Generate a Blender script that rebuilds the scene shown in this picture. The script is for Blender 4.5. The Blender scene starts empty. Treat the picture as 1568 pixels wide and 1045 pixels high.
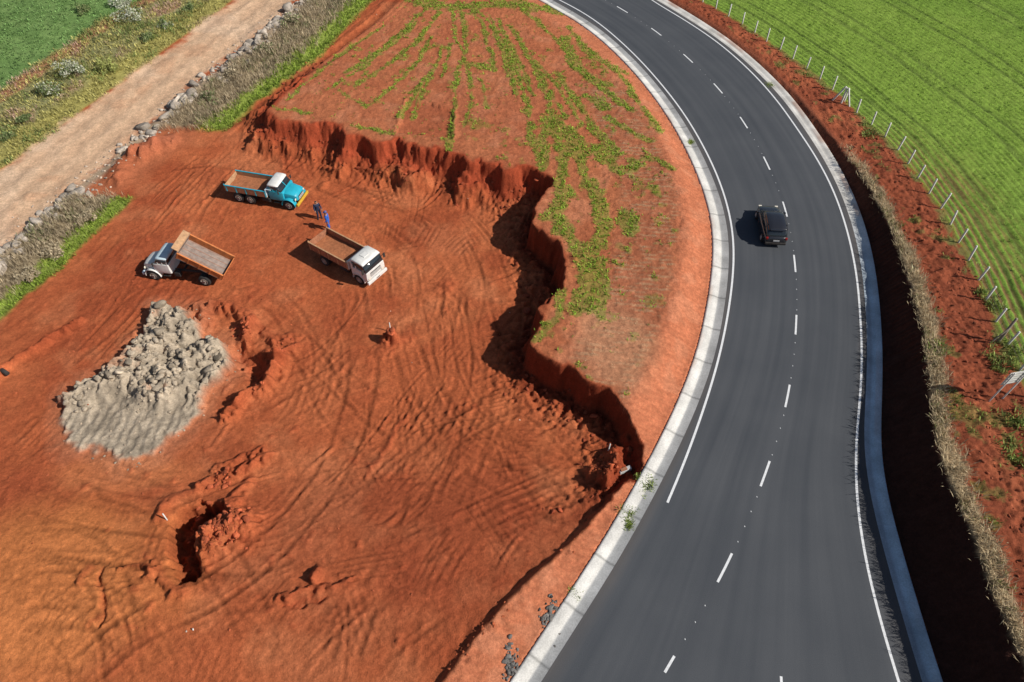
import bpy, bmesh, math, random
import numpy as np
from mathutils import Vector, Matrix
rng = np.random.default_rng(7); random.seed(7)
scene = bpy.context.scene
coll = scene.collection

# ------------------------------------------------------------------ survey
H = 34.0; P = math.atan(1.2); FX = 24/36*1568; CX, CY = 784.0, 522.5
sp, cp = math.sin(P), math.cos(P)
def zb(x, y): return np.interp(y, [6,12,15,19,24,32,50,70],[.1,.05,-.2,-1.0,-1.5,-1.7,-1.6,.3])
def zh(x, y): return np.interp(y, [8,14,18,24,50,66],[.42,.48,.95,1.1,1.0,.35])
def zr(x, y): return np.interp(y, [5,14,19,28,36,49,60],[2.9,2.8,2.5,2.0,1.35,.5,.15])
def z0(x, y): return 0.0
def S(px, py, z=z0):
    """plan position (metres) of a surveyed photo point lying on level z"""
    u=(px-CX)/FX; v=(py-CY)/FX
    dz=sp+v*cp; dy=cp-v*sp; zz=0.0
    for _ in range(12):
        t=(H-zz)/dz; x=u*t; y=dy*t; zz=float(z(x,y))
    return (x,y)
def SL(pts, z=z0): return np.array([S(a,b,z) for a,b in pts])

def resample(pts, step):
    pts=np.asarray(pts,float)
    P0=np.vstack([2*pts[0]-pts[1],pts,2*pts[-1]-pts[-2]])
    out=[]
    for i in range(1,len(P0)-2):
        a,b,c,d=P0[i-1],P0[i],P0[i+1],P0[i+2]
        t=np.linspace(0,1,12,endpoint=False)[:,None]
        out.append(.5*((2*b)+(-a+c)*t+(2*a-5*b+4*c-d)*t*t+(-a+3*b-3*c+d)*t**3))
    out=np.vstack(out+[pts[-1:]])
    s=np.r_[0,np.cumsum(np.hypot(*np.diff(out,axis=0).T))]
    n=max(2,int(round(s[-1]/step))+1); q=np.linspace(0,s[-1],n)
    return np.c_[np.interp(q,s,out[:,0]),np.interp(q,s,out[:,1])]
def smooth(pts, step=.5, sigma=1.5):
    p=resample(pts,step)
    if sigma>0:
        k=min(int(3*sigma/step),len(p)-1)
        pre=2*p[0]-p[1:k+1][::-1]; post=2*p[-1]-p[-k-1:-1][::-1]
        w=np.exp(-.5*(np.arange(-k,k+1)*step/sigma)**2); w/=w.sum()
        q=np.vstack([pre,p,post])
        p=np.c_[np.convolve(q[:,0],w,'valid'),np.convolve(q[:,1],w,'valid')]
    return p
def normals(p):
    t=np.gradient(p,axis=0); t/=np.hypot(t[:,0],t[:,1])[:,None]
    return t, np.c_[-t[:,1],t[:,0]]
def extend(p,a=0,b=0):
    if a: d=p[0]-p[2]; d/=np.hypot(*d); p=np.vstack([p[0]+d*a,p])
    if b: d=p[-1]-p[-3]; d/=np.hypot(*d); p=np.vstack([p,p[-1]+d*b])
    return p

# ------------------------------------------------------------------ noise
TAB=rng.random((256,256))
def vn(x,y,seed=0):
    x=x+seed*17.31; y=y+seed*9.73
    ix=np.floor(x).astype(int); iy=np.floor(y).astype(int)
    fx=x-ix; fy=y-iy
    fx=fx*fx*(3-2*fx); fy=fy*fy*(3-2*fy)
    a=TAB[iy&255,ix&255]; b=TAB[iy&255,(ix+1)&255]; c=TAB[(iy+1)&255,ix&255]; d=TAB[(iy+1)&255,(ix+1)&255]
    return (a*(1-fx)+b*fx)*(1-fy)+(c*(1-fx)+d*fx)*fy
def fbm(x,y,scale,octv=3,seed=0):
    s=0; a=1; n=0; f=1/scale
    for i in range(octv):
        c,sn=math.cos(i*1.1+.4),math.sin(i*1.1+.4)
        s=s+a*vn((x*c-y*sn)*f,(x*sn+y*c)*f,seed+i*3); n+=a; a*=.5; f*=2.03
    return s/n-.5
def sst(a,b,x):
    t=np.clip((x-a)/(b-a),0,1); return t*t*(3-2*t)

# ------------------------------------------------------------------ materials
def newmat(name):
    m=bpy.data.materials.new(name); m.use_nodes=True
    nt=m.node_tree; b=nt.nodes['Principled BSDF']
    return m,nt,b
def simple(name,col,rough=.6,metal=0,var=.25,scale=6,spec=.4,bump=0,coat=0):
    m,nt,b=newmat(name)
    tc=nt.nodes.new('ShaderNodeTexCoord'); n=nt.nodes.new('ShaderNodeTexNoise')
    n.inputs['Scale'].default_value=scale; n.inputs['Detail'].default_value=6; n.inputs['Roughness'].default_value=.65
    nt.links.new(tc.outputs['Object'],n.inputs['Vector'])
    r=nt.nodes.new('ShaderNodeValToRGB')
    c=np.array(col)
    r.color_ramp.elements[0].position=.3; r.color_ramp.elements[1].position=.7
    r.color_ramp.elements[0].color=(*np.clip(c*(1-var),0,1),1); r.color_ramp.elements[1].color=(*np.clip(c*(1+var*.6),0,1),1)
    nt.links.new(n.outputs['Fac'],r.inputs['Fac']); nt.links.new(r.outputs['Color'],b.inputs['Base Color'])
    b.inputs['Roughness'].default_value=rough; b.inputs['Metallic'].default_value=metal
    b.inputs['Specular IOR Level'].default_value=spec; b.inputs['Coat Weight'].default_value=coat
    if bump:
        bp=nt.nodes.new('ShaderNodeBump'); bp.inputs['Strength'].default_value=bump; bp.inputs['Distance'].default_value=.02
        nt.links.new(n.outputs['Fac'],bp.inputs['Height']); nt.links.new(bp.outputs['Normal'],b.inputs['Normal'])
    return m
def attrmat(name,rough=.95,spec=.1,noise=((.9,.25),),bumps=(),transl=0):
    """colour attribute 'Col' times world-space noise, plus bump layers"""
    m,nt,b=newmat(name); L=nt.links
    at=nt.nodes.new('ShaderNodeAttribute'); at.attribute_name='Col'
    g=nt.nodes.new('ShaderNodeNewGeometry'); cur=at.outputs['Color']
    for sc,amp in noise:
        n=nt.nodes.new('ShaderNodeTexNoise'); n.inputs['Scale'].default_value=sc; n.inputs['Detail'].default_value=5
        L.new(g.outputs['Position'],n.inputs['Vector'])
        mr=nt.nodes.new('ShaderNodeMapRange'); mr.inputs['From Min'].default_value=.3; mr.inputs['From Max'].default_value=.7
        mr.inputs['To Min'].default_value=1-amp; mr.inputs['To Max'].default_value=1+amp
        L.new(n.outputs['Fac'],mr.inputs['Value'])
        vm=nt.nodes.new('ShaderNodeVectorMath'); vm.operation='SCALE'
        L.new(cur,vm.inputs[0]); L.new(mr.outputs['Result'],vm.inputs['Scale']); cur=vm.outputs['Vector']
    L.new(cur,b.inputs['Base Color'])
    b.inputs['Roughness'].default_value=rough; b.inputs['Specular IOR Level'].default_value=spec
    prev=None
    for sc,st,dist in bumps:
        n=nt.nodes.new('ShaderNodeTexNoise'); n.inputs['Scale'].default_value=sc; n.inputs['Detail'].default_value=8; n.inputs['Roughness'].default_value=.7
        L.new(g.outputs['Position'],n.inputs['Vector'])
        bp=nt.nodes.new('ShaderNodeBump'); bp.inputs['Strength'].default_value=st; bp.inputs['Distance'].default_value=dist
        L.new(n.outputs['Fac'],bp.inputs['Height'])
        if prev: L.new(prev,bp.inputs['Normal'])
        prev=bp.outputs['Normal']
    if prev: L.new(prev,b.inputs['Normal'])
    if transl:
        tr=nt.nodes.new('ShaderNodeBsdfTranslucent'); L.new(cur,tr.inputs['Color'])
        mx=nt.nodes.new('ShaderNodeMixShader'); mx.inputs['Fac'].default_value=transl
        L.new(b.outputs['BSDF'],mx.inputs[1]); L.new(tr.outputs['BSDF'],mx.inputs[2])
        L.new(mx.outputs['Shader'],nt.nodes['Material Output'].inputs['Surface'])
    return m

def np_mesh(name,V,F,mat,col=None,attrs=None,smooth_=False,parent=None):
    V=np.asarray(V,np.float32); F=np.asarray(F,np.int32); k=F.shape[1]
    me=bpy.data.meshes.new(name)
    me.vertices.add(len(V)); me.vertices.foreach_set('co',V.ravel())
    me.loops.add(F.size); me.loops.foreach_set('vertex_index',F.ravel())
    me.polygons.add(len(F)); me.polygons.foreach_set('loop_start',np.arange(0,F.size,k,dtype=np.int32))
    if smooth_: me.polygons.foreach_set('use_smooth',np.ones(len(F),bool))
    me.update(calc_edges=True)
    if col is not None:
        a=me.color_attributes.new('Col','FLOAT_COLOR','POINT')
        c=np.ones((len(V),4),np.float32); c[:,:3]=np.clip(col,0,1); a.data.foreach_set('color',c.ravel())
    for an,av in (attrs or {}).items():
        a=me.attributes.new(an,'FLOAT','POINT'); a.data.foreach_set('value',np.asarray(av,np.float32))
    me.materials.append(mat); me.validate()
    o=bpy.data.objects.new(name,me); coll.objects.link(o)
    if parent: o.parent=parent
    return o

# ------------------------------------------------------------------ road lines
Lin=smooth(SL([(700,-75),(775,-38),(845,0),(910,38),(962,82),(1003,126),(1038,172),(1067,220),(1093,275),(1110,325),(1117,370),(1116,420),(1109,475),(1098,535),(1080,592),(1058,646),(1030,706),(998,766),(965,828),(930,886),(893,944),(857,1000),(828,1045),(775,1130),(710,1240)]),.5,2.0)
Rin=smooth(SL([(870,-75),(940,-38),(1005,0),(1058,32),(1108,66),(1157,108),(1197,150),(1228,192),(1258,238),(1283,285),(1302,335),(1314,380),(1322,430),(1326,480),(1328,540),(1326,600),(1323,650),(1323,695),(1330,745),(1342,800),(1358,860),(1378,930),(1398,1000),(1412,1045),(1440,1130),(1475,1240)]),.5,1.5)
_,nl=normals(Lin); _,nr=normals(Rin)
GW=1.2; GR=.95
Lout=Lin-nl*GW; Rout=Rin+nr*GR
lineL=smooth(SL([(850,-3),(880,12),(918,36),(970,82),(1011,127),(1046,172),(1075,220),(1100,272),(1117,325),(1124,370),(1123,420),(1116,475),(1105,533),(1089,592),(1068,654),(1046,715),(1022,770)]),.4,2.0)
lineR=smooth(SL([(920,-60),(990,-5),(1050,32),(1100,66),(1148,108),(1188,152),(1219,195),(1249,240),(1274,287),(1292,335),(1304,380),(1313,430),(1317,480),(1320,540),(1318,600),(1313,650),(1310,700),(1311,750),(1317,810),(1328,870),(1345,940),(1365,1010),(1377,1045),(1402,1130)]),.4,1.5)
fence=smooth(SL([(1000,-45),(1040,-18),(1078,3),(1115,24),(1166,57),(1201,82),(1240,110),(1275,138),(1320,180),(1360,214),(1402,268),(1443,326),(1475,385),(1502,440),(1525,500),(1560,570),(1620,690)],zr),.5,1.0)
bank_far=extend(fence,40,30)

# ------------------------------------------------------------------ terrain grid
def grow(a,b,s0,f=1.22):
    out=[];x=a;s=s0;sg=1 if b>a else -1
    while (b-x)*sg>0:
        x+=sg*s; s*=f; out.append(x)
    return out
xs=np.array(sorted(set(np.round(np.r_[grow(-62,-900,.3),np.arange(-62,-30,.18),np.arange(-30,34,.09),np.arange(34,62,.17),grow(61.9,900,.3)],4))))
ys=np.array(sorted(set(np.round(np.r_[grow(4,-250,.2),np.arange(4,30,.08),np.arange(30,50,.11),np.arange(50,86,.18),grow(86,1200,.3)],4))))
X,Y=np.meshgrid(xs,ys); NY,NX=X.shape
def win(pts,m):
    x0,y0=pts.min(0)-m; x1,y1=pts.max(0)+m
    i0,i1=np.searchsorted(xs,[x0,x1]); j0,j1=np.searchsorted(ys,[y0,y1])
    return slice(j0,j1),slice(i0,i1)
def pdist(pts,x,y,arc=False):
    D=np.full(x.shape,1e9); Sg=np.zeros(x.shape); A=np.zeros(x.shape) if arc else None
    s=0
    for (ax,ay),(bx,by) in zip(pts[:-1],pts[1:]):
        dx,dy=bx-ax,by-ay; l2=dx*dx+dy*dy
        if l2<1e-9: continue
        t=np.clip(((x-ax)*dx+(y-ay)*dy)/l2,0,1)
        ex=x-ax-t*dx; ey=y-ay-t*dy; d=ex*ex+ey*ey
        m=d<D; D=np.where(m,d,D); Sg=np.where(m,dx*ey-dy*ex,Sg)
        if arc: A=np.where(m,s+t*math.sqrt(l2),A)
        s+=math.sqrt(l2)
    D=np.sqrt(D)
    return (D,np.sign(Sg),A) if arc else (D,np.sign(Sg))
def inside(poly,x,y):
    r=np.zeros(x.shape,bool); n=len(poly)
    for i in range(n):
        x1,y1=poly[i]; x2,y2=poly[(i+1)%n]
        if y1==y2: continue
        c=((y1>y)!=(y2>y)); r^=c&(x<(x2-x1)*(y-y1)/(y2-y1)+x1)
    return r
def coarse(p,k=3): return np.vstack([p[::k],p[-1:]])
def sdpoly(poly,x,y):
    d,_=pdist(np.vstack([poly,poly[:1]]),x,y); return np.where(inside(poly,x,y),d,-d)

LO=extend(coarse(Lout),200,20); RO=extend(coarse(Rout),200,20)
dL,_=pdist(LO,X,Y); dR,_=pdist(RO,X,Y)
corr=inside(np.vstack([LO,RO[::-1]]),X,Y)
right=inside(np.vstack([RO[::-1],[(-900,1300)],[(950,1300)],[(950,-300)],[(RO[-1][0],-300)]]),X,Y)&~corr
left=~corr&~right

rim_px=[(760,-110),(690,-50),(622,0),(580,32),(530,70),(480,108),(430,148),(410,170),(425,180),(445,181),(475,190),(515,194),(530,208),(548,204),(575,216),(603,211),(622,216),(640,226),(662,226),(700,235),(716,246),(735,240),(760,249),(780,262),(806,256),(834,270),(838,290),(822,318),(829,350),(850,380),(859,410),(858,440),(838,470),(817,500),(810,525),(840,550),(872,568),(903,590),(932,600),(947,628),(967,655),(982,680),(988,700),(962,740),(920,782),(870,837),(800,900),(740,968),(680,1045),(620,1130),(540,1250)]
rim=resample(SL(rim_px,zh),.6)
HI=np.vstack([rim,(Lin[-1:]+[3,-5]),coarse(Lin)[::-1]+[1.5,0]])
dP=-sdpoly(HI,X,Y)      # + in the low ground
n8=fbm(X,Y,9,4,1); n2=fbm(X,Y,2.4,4,5); n1=fbm(X,Y,1.0,3,9); n05=fbm(X,Y,.42,3,13); n02=fbm(X,Y,.2,2,21)
rid=1-np.abs(2*vn(X/1.9+n2*1.8,Y/1.9,31)-1)
cliffy=sst(15,18.5,Y)*(1-sst(58,68,Y))
north=sst(42.5,46,Y)
dq=dP+cliffy*(n2*1.7+n1*.45+(rid-.5)*.35)+n05*.22
low=zb(X,Y)+n8*.35+n2*.10+n05*.03
hi=zh(X,Y)+n8*.25+n2*.07+n05*.03
hi=.02+(hi-.02)*sst(0,2.3,dL+n2*.2)
prof_s=.90*sst(-.05,.55,dq)+.10*sst(.3,2.6,dq+n1*1.2)
prof_n=.5*sst(0,.9,dq+n05*.5)+.5*sst(.3,3.0,dq+n2*3.5+n1*1.2)
prof=prof_s*(1-north)+prof_n*north
zL=hi-(hi-low)*(prof*cliffy+(1-cliffy)*sst(-.05,.45,dq))
tal=cliffy*sst(-.1,.4,dq)*(1-sst(1.5,3.8,dq))
zL+=tal*(n05*.55+n02*.3+(rid-.5)*.15+np.maximum(n2,0)*north*1.8+np.maximum(n1,0)*.5)
rb=np.exp(-((dP+.0)/.5)**2)*(1-cliffy)*left*sst(22,16,Y); zL+=rb*(n1*.3+n05*.3)
hb=zr(X,Y)
wb=.3+.66*hb
zR=.02+hb*sst(0,1,(dR+n1*.35+n05*.2)/wb)+sst(.5,2,dR)*(n2*.12+n05*.05)+sst(1,3,dR)*n8*.3
Z=np.where(left,zL,np.where(right,zR,-.16))
Z=np.where(corr,-.16,Z)

# ------------------------------------------------------------------ colours
def c3(*a): return np.array(a,float)
C=np.empty(X.shape+(3,))
def mix(mask,col,where=None):
    global C
    m=np.clip(mask,0,1)[...,None]; C=C*(1-m)+np.asarray(col)*m
RED=c3(.40,.104,.040); DRK=c3(.27,.056,.023); ORG=c3(.56,.195,.062); FLD=c3(.42,.142,.065)
n16=fbm(X,Y,16,3,51); n4=fbm(X,Y,4.5,4,55)
C[:]=RED
mix(sst(-.05,.2,n8)*.5,DRK); mix(sst(.0,.2,n4)*.5,c3(.49,.15,.06))
mix(sst(0,.2,n2)*.35,c3(.29,.062,.026)); mix(sst(.05,.25,fbm(X,Y,3.3,4,57))*.35,c3(.54,.20,.09))
oc=S(40,900,zb); dd=np.hypot((X-oc[0])/9,(Y-oc[1])/6)+n2*.5
mix((1-sst(.4,1.2,dd))*.75,ORG)
oc=S(180,725,zb); dd=np.hypot((X-oc[0])/5,(Y-oc[1])/1.6)+n2*.4
mix((1-sst(.5,1.1,dd))*.7,c3(.54,.18,.07))
oc=S(640,830,zb); dd=np.hypot((X-oc[0])/11,(Y-oc[1])/7)+n2*.6
mix((1-sst(.4,1.2,dd))*.4,c3(.27,.060,.027))
field=left*(1-sst(-.1,.25,dq))
mix(field*.9,FLD); mix(field*sst(-.02,.2,n2)*.4,c3(.33,.090,.040)); mix(field*sst(0,.25,fbm(X,Y,1.6,3,44))*.4,c3(.50,.21,.115))
mix(field*sst(.0,.2,n4)*.35,c3(.36,.10,.048))
mix(left*cliffy*sst(-.25,.1,dq)*(1-sst(.9,2.0,dq)),c3(.20,.038,.016)*(1+north[...,None]*.6))  # dark wall soil with shade painted in; north face paler as lit
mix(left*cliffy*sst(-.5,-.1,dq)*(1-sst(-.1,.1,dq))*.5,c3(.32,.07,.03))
# slope beside the kerb: raked orange
sl=left*(1-sst(2.2,3.0,dL))*(dq<0)
rowp=np.sin(Y*2*math.pi/.42+X*2)
mix(sl*.8,c3(.50,.17,.085)); mix(sl*.3*sst(0,1,rowp),c3(.36,.10,.05)); mix(sl*sst(0,.2,n1)*.35,c3(.53,.23,.13))
Z+=sl*rowp*.018
bd=left*(dq<-.3)*sst(2.3,3,dL)*(1-sst(6,7.5,dL))*sst(20,24,Y)*(1-sst(56,62,Y))
st=sst(.1,.7,vn(X*1.1,Y*2.6,60)*.7+n05)*(rowp>-.2)
mix(bd*.45,c3(.30,.105,.055)); mix(bd*st*.6,c3(.40,.25,.14))
pt=S(935,520,zh); dd=np.hypot((X-pt[0])/3.2,(Y-pt[1])/3.6)+n2
mix(left*(dq<-.2)*(1-sst(.5,1.1,dd))*.5,c3(.50,.27,.15))
pl=SL([(622,153),(692,166),(692,214),(608,204)],zh)
sd_=sdpoly(pl,X,Y)+n05*.4+n1*.5
m=sst(-.1,.15,sd_); mix(m*.45,c3(.30,.070,.032)); Z-=m*.15; mm=np.exp(-((sd_+.2)/.2)**2); Z+=mm*.1

# ---- green patches in upper field
G=np.zeros_like(X)
def gline(px,w,z=zh,amp=1.0):
    global G
    p=resample(SL(px,z),.8); s=win(p,w*3)
    d,_=pdist(p,X[s]+n2[s]*.9,Y[s]+n1[s]*.8)
    G[s]=np.maximum(G[s],amp*np.exp(-(d/w)**2))
GL=[([(700,-5),(714,60),(702,120),(692,190),(690,232)],.34),([(722,5),(745,60),(757,110)],.34),([(690,10),(700,60),(716,100),(722,150),(712,195)],.25),
([(745,20),(775,85),(792,145)],.3),([(672,20),(640,62),(590,102),(545,132)],.34),([(640,25),(592,70),(530,112)],.42),([(604,60),(560,100),(505,138)],.28),
([(662,55),(628,108),(580,150)],.28),([(780,40),(830,120),(865,180)],.36),([(800,15),(850,60),(905,120),(965,170)],.4),([(715,95),(755,106)],.5),([(612,180),(640,140),(672,98)],.32),
([(815,90),(840,150),(845,200)],.6),([(865,60),(890,110),(930,130)],.7),([(840,180),(870,205),(880,230)],1.0),([(925,230),(955,262),(985,240)],1.1),([(870,290),(850,320),(838,335)],.9),
([(845,330),(880,372),(900,410),(890,470)],1.0),([(900,280),(925,340),(905,400),(900,450)],.8),([(955,330),(968,352)],.9),([(925,395),(918,480)],.45),([(835,200),(830,260)],.45),
([(900,150),(925,165)],.8),([(885,235),(905,300),(930,380)],.45),([(620,2),(700,10),(780,8),(860,14)],1.3),([(770,60),(800,130),(812,180)],.28),([(735,120),(745,165)],.24),([(940,100),(980,160),(1010,200)],.4),
([(860,440),(850,490),(820,520)],.5),([(540,192),(600,205)],.3),([(420,165),(470,175)],.3),([(1000,280),(1010,300)],.5),([(680,70),(660,120),(640,165)],.22),([(590,40),(520,85),(440,155)],.24),([(800,150),(815,200),(825,250)],.45),([(850,110),(905,190),(940,225)],.5),([(930,180),(990,215)],.45),
([(560,110),(540,140)],.3),([(520,140),(560,165)],.3),([(650,130),(630,180)],.22),([(760,30),(790,90),(820,150)],.24),([(690,60),(680,120)],.2),([(870,40),(900,80),(960,110)],.5),([(985,230),(1030,260)],.4),
([(730,10),(765,70),(778,120)],.22),([(655,15),(610,60),(560,95)],.24),([(790,60),(850,130),(890,190)],.3),([(850,200),(862,250),(858,290)],.5)]
for px,w in GL: gline(px,w)
brk=fbm(X,Y,.8,3,131); brk2=fbm(X,Y,3.0,3,137)
grn=left*(dq<-.05)*sst(.42,.62,G*.82+brk*.85+n05*.4+brk2*.55+.03)*(G>.08)
spk=left*(dq<-.2)*sst(.20,.3,brk*.9+n2*.6+n05*.3)*.6*(dL>2.6)
grn=np.maximum(grn,spk)
mix(grn*.6,c3(.17,.22,.04))
# ---- left-hand boundary
RE=smooth(SL([(-160,520),(-80,450),(0,385),(60,332),(150,256),(200,214),(290,135),(350,88),(400,48),(455,0),(520,-60)],zb),.8,2)
LE=smooth(SL([(-160,370),(-80,318),(0,262),(100,190),(200,116),(300,42),(350,5),(420,-50)],zb),.8,2)
REx=extend(coarse(RE),60,150); LEx=extend(coarse(LE),60,150)
dre,sre=pdist(REx,X,Y); dre=-dre*sre        # + on the site side
dle,sle=pdist(LEx,X,Y); dle=dle*sle        # + on the far side
kf=1+.45*sst(36,70,Y)
b=dre/kf+n2*.9
lowside=left*(dq>-.5)
dirt=lowside*sst(-.5,.5,-dre+n1*1.1+n05*.8+n4*1.2)*sst(-.6,.5,-dle+n1*1.2+n05*.8+n4*1.6)
TAN=c3(.63,.42,.27)
tr=.5+.5*np.sin((dre+n2*.5)*3.0)
gapm=sst(-.5,.5,np.minimum(Y-S(188,305,zb)[1],S(282,200,zb)[1]-Y))
mix(lowside*sst(-.1,.5,b)*(1-sst(1.2,1.8,b)),c3(.38,.28,.19))
mix(lowside*sst(1.1,1.6,b)*(1-sst(3.9,4.5,b))*(1-gapm),c3(.27,.21,.13))
grl=lowside*sst(3.7,4.3,b)*(1-sst(5.2,5.9,b))*(1-gapm)
mix(grl,c3(.20,.25,.05))
mix(lowside*gapm*sst(.8,1.5,b)*(1-sst(3,5,b)),c3(.38,.12,.055))
scr=lowside*sst(-.2,.4,dle+n1*.8)
mix(scr,c3(.36,.32,.10)); mix(scr*sst(2.2,4,dle+n2*3),c3(.25,.24,.11)); mix(scr*sst(3,5,dle+n2*4)*sst(.05,.2,n2)*.8,c3(.42,.24,.16))
mix(scr*sst(7.5,8.3,dle+n2*2)*(1-sst(9.3,10,dle+n2*1.5))*.8,c3(.40,.17,.10))
lf=scr*sst(9.2,10.2,dle+n2*1.2)
mix(lf,c3(.13,.22,.065)); mix(lf*sst(-.1,.15,fbm(X,Y,.8,3,71))*.5,c3(.20,.30,.10))
mix(dirt,TAN); mix(dirt*tr*.35,c3(.50,.30,.18)); mix(dirt*sst(.05,.2,n2)*.5,c3(.52,.28,.16)); mix(dirt*sst(.0,.2,n4)*.4,c3(.70,.52,.37)); mix(dirt*sst(.02,.2,n05+n1*.5)*.3,c3(.42,.28,.18))
Z+=dirt*(-.07*tr+n05*.06+n2*.1)
Z+=lowside*sst(0,1,b)*(1-sst(3.8,5,b))*(1-gapm)*(.35+n1*.5)
Z+=grl*n02*.25
far=~((np.abs(X)<63)&(Y<90)&(Y>0))

# ---- right side
dF,sF=pdist(coarse(bank_far),X,Y); dF=dF*sF
t_in=S(1500,150,zr); i0=np.searchsorted(xs,t_in[0]); j0=np.searchsorted(ys,t_in[1])
if dF[j0,i0]<0: dF=-dF                        # + in the crop field
rt=right*1.0
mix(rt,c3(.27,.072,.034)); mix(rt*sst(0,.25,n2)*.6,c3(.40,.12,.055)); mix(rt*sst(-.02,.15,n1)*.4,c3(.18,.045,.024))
bank_shade=rt*(1-sst(.95,1.15,(dR+n05*.3)/wb))*sst(.3,.8,hb); mix(bank_shade,c3(.045,.018,.013))  # bank face painted near-black: its shade is deepened in the albedo
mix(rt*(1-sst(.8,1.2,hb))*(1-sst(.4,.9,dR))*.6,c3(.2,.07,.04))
fr=rt*sst(.88,1.02,(dR+n05*.4)/wb)*(1-sst(.45,1.0,dR-wb+n1*.9))*sst(.4,.9,hb); mix(fr*.85,c3(.42,.33,.20))
tread=.5+.5*np.sin(pdist(coarse(bank_far),X,Y,True)[2]*2*math.pi/.38)
tb=rt*np.exp(-((dF+2.6+n2*.5)/.5)**2)+rt*np.exp(-((dF+5.0+n2*.5)/.45)**2)
Z+=tb*(tread*.09-.08); mix(tb*.35*(1-tread),c3(.14,.035,.018))
Z+=rt*sst(1.1,2,dR/wb)*(1-sst(-1.2,-.3,dF))*(n05*.26+n02*.18)
crop=rt*sst(-.25,.35,dF+n1*.8)
near_soil=crop*(1-sst(1,7,dF+n2*4))*(1-sst(44,56,Y))
row=np.sin(2*math.pi*(dF+n8*.25)/.52)
CG=c3(.175,.285,.042)
mix(crop,CG); mix(crop*sst(-.1,.2,n8)*.45,c3(.135,.235,.033)); mix(crop*sst(-.05,.2,n2)*.35,c3(.24,.34,.065)); mix(crop*sst(.02,.2,n16)*.4,c3(.22,.33,.05))
mix(crop*sst(.15,.9,-row+n1)*.42,c3(.12,.15,.035))
mix(near_soil*sst(-.4,.5,-row+n1*1.5)*.8,c3(.24,.12,.06))
Z+=crop*(row*.035+n05*.07)
for off in (2.2,3.9,9.5,11.2,17.5,19.2,26,27.7):
    mm=crop*np.exp(-((dF-off+n8*1.2)/.2)**2); mix(mm*.65,c3(.085,.12,.03)); Z-=mm*.06
mix(rt*(1-crop)*sst(-.7,-.2,dF+n1)*(n2>-.05)*.7,c3(.16,.19,.06))
wr=rt*(1-crop)*sst(.16,.24,n1+n2*.6)*(dR>wb+.8); mix(wr*.5,c3(.14,.17,.05))

# ---- wheel tracks on the site floor
def catm(px,z=zb): return resample(SL(px,z),.7)
brkT=fbm(X,Y,3.5,3,151)
def rut(p,w=.2,dep=.05,dark=.35,tread=True,solid=False):
    global Z
    s=win(p,1.2)
    if X[s].size==0: return
    d,_,a=pdist(p,X[s]+n2[s]*.15,Y[s],True)
    L=a.max()
    fade=sst(0,1.5,a)*sst(0,1.5,L-a)*lowm[s]*(1 if solid else sst(-.22,.06,brkT[s]+rng.uniform(-.1,.1)))
    tr_=(.7+.3*np.sin(a*2*math.pi/.3)) if tread else 1
    pr=np.exp(-(d/w)**2)
    Z[s]+=fade*(-dep*pr*tr_+dep*.6*np.exp(-((d-1.8*w)/(.6*w))**2))
    m=(fade*pr*dark)[...,None]; C[s]=C[s]*(1-m)+C[s]*.58*m
    m=(fade*np.exp(-((d-1.8*w)/(.6*w))**2)*dark*.5)[...,None]; C[s]=C[s]*(1-m)+C[s]*1.25*m
lowm=left*sst(.6,2.0,dq)*(b>5.6)
TR=[[(612,0),(545,55),(470,115),(400,165),(330,222),(250,290),(160,390),(80,470),(0,530)],
[(600,18),(540,70),(480,130),(420,180),(360,240),(300,300),(240,370)],
[(380,190),(330,240),(280,310),(260,360),(200,470),(120,560),(0,660)],
[(960,720),(860,640),(780,590),(735,520),(730,450),(700,380),(640,320),(560,300)],
[(900,800),(780,740),(690,680),(640,600),(620,500),(610,400)],
[(560,860),(620,740),(700,660),(790,620),(850,640)],
[(430,1045),(520,950),(640,860),(760,800),(900,740)],
[(300,1045),(420,930),(540,840),(640,740),(680,600)],
[(600,1045),(700,940),(790,870),(880,800),(940,750)],
[(100,1045),(210,960),(330,900),(430,820),(520,700),(560,560),(540,470)],
[(0,800),(120,830),(260,850),(400,860),(520,800),(640,690)],
[(0,700),(60,640),(140,540),(220,460),(320,430),(420,440)],
[(0,760),(80,700),(170,730),(280,740),(400,680),(470,600),(480,500)],
[(330,640),(420,600),(500,560),(560,470),(560,430)],
[(640,440),(700,480),(720,560),(700,640),(640,720)],
[(350,420),(430,470),(480,560),(520,640),(600,700)],
[(240,250),(350,240),(480,260),(600,300),(700,360)],
[(520,320),(600,330),(680,370),(720,430),(740,500)],
[(0,1000),(60,985),(130,1000),(170,1045)],[(0,930),(60,900),(140,920),(220,1000),(240,1045)],
[(20,860),(80,870),(150,870),(250,900),(340,960),(420,1045)],
[(420,1000),(500,900),(540,880),(600,850),(700,820)],
[(560,1045),(620,900),(680,760),(740,660),(760,600)],
[(480,760),(560,720),(660,640),(720,600)]]
for tkk,px in enumerate(TR):
    base=catm(px)
    for rep in range(3):
        o0=rng.normal(0,1.3) if rep else 0
        sw=rng.normal(0,1.8)*(rep>0)
        _,nn=normals(base); sl_=np.linspace(-1,1,len(base))[:,None]
        wv=rng.uniform(.08,.17); dv=rng.uniform(.018,.05); dk=rng.uniform(.25,.6)
        for o in (-.9,.9):
            rut(base+nn*(o+o0+sl_*sw),w=wv,dep=dv,dark=dk)
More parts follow.
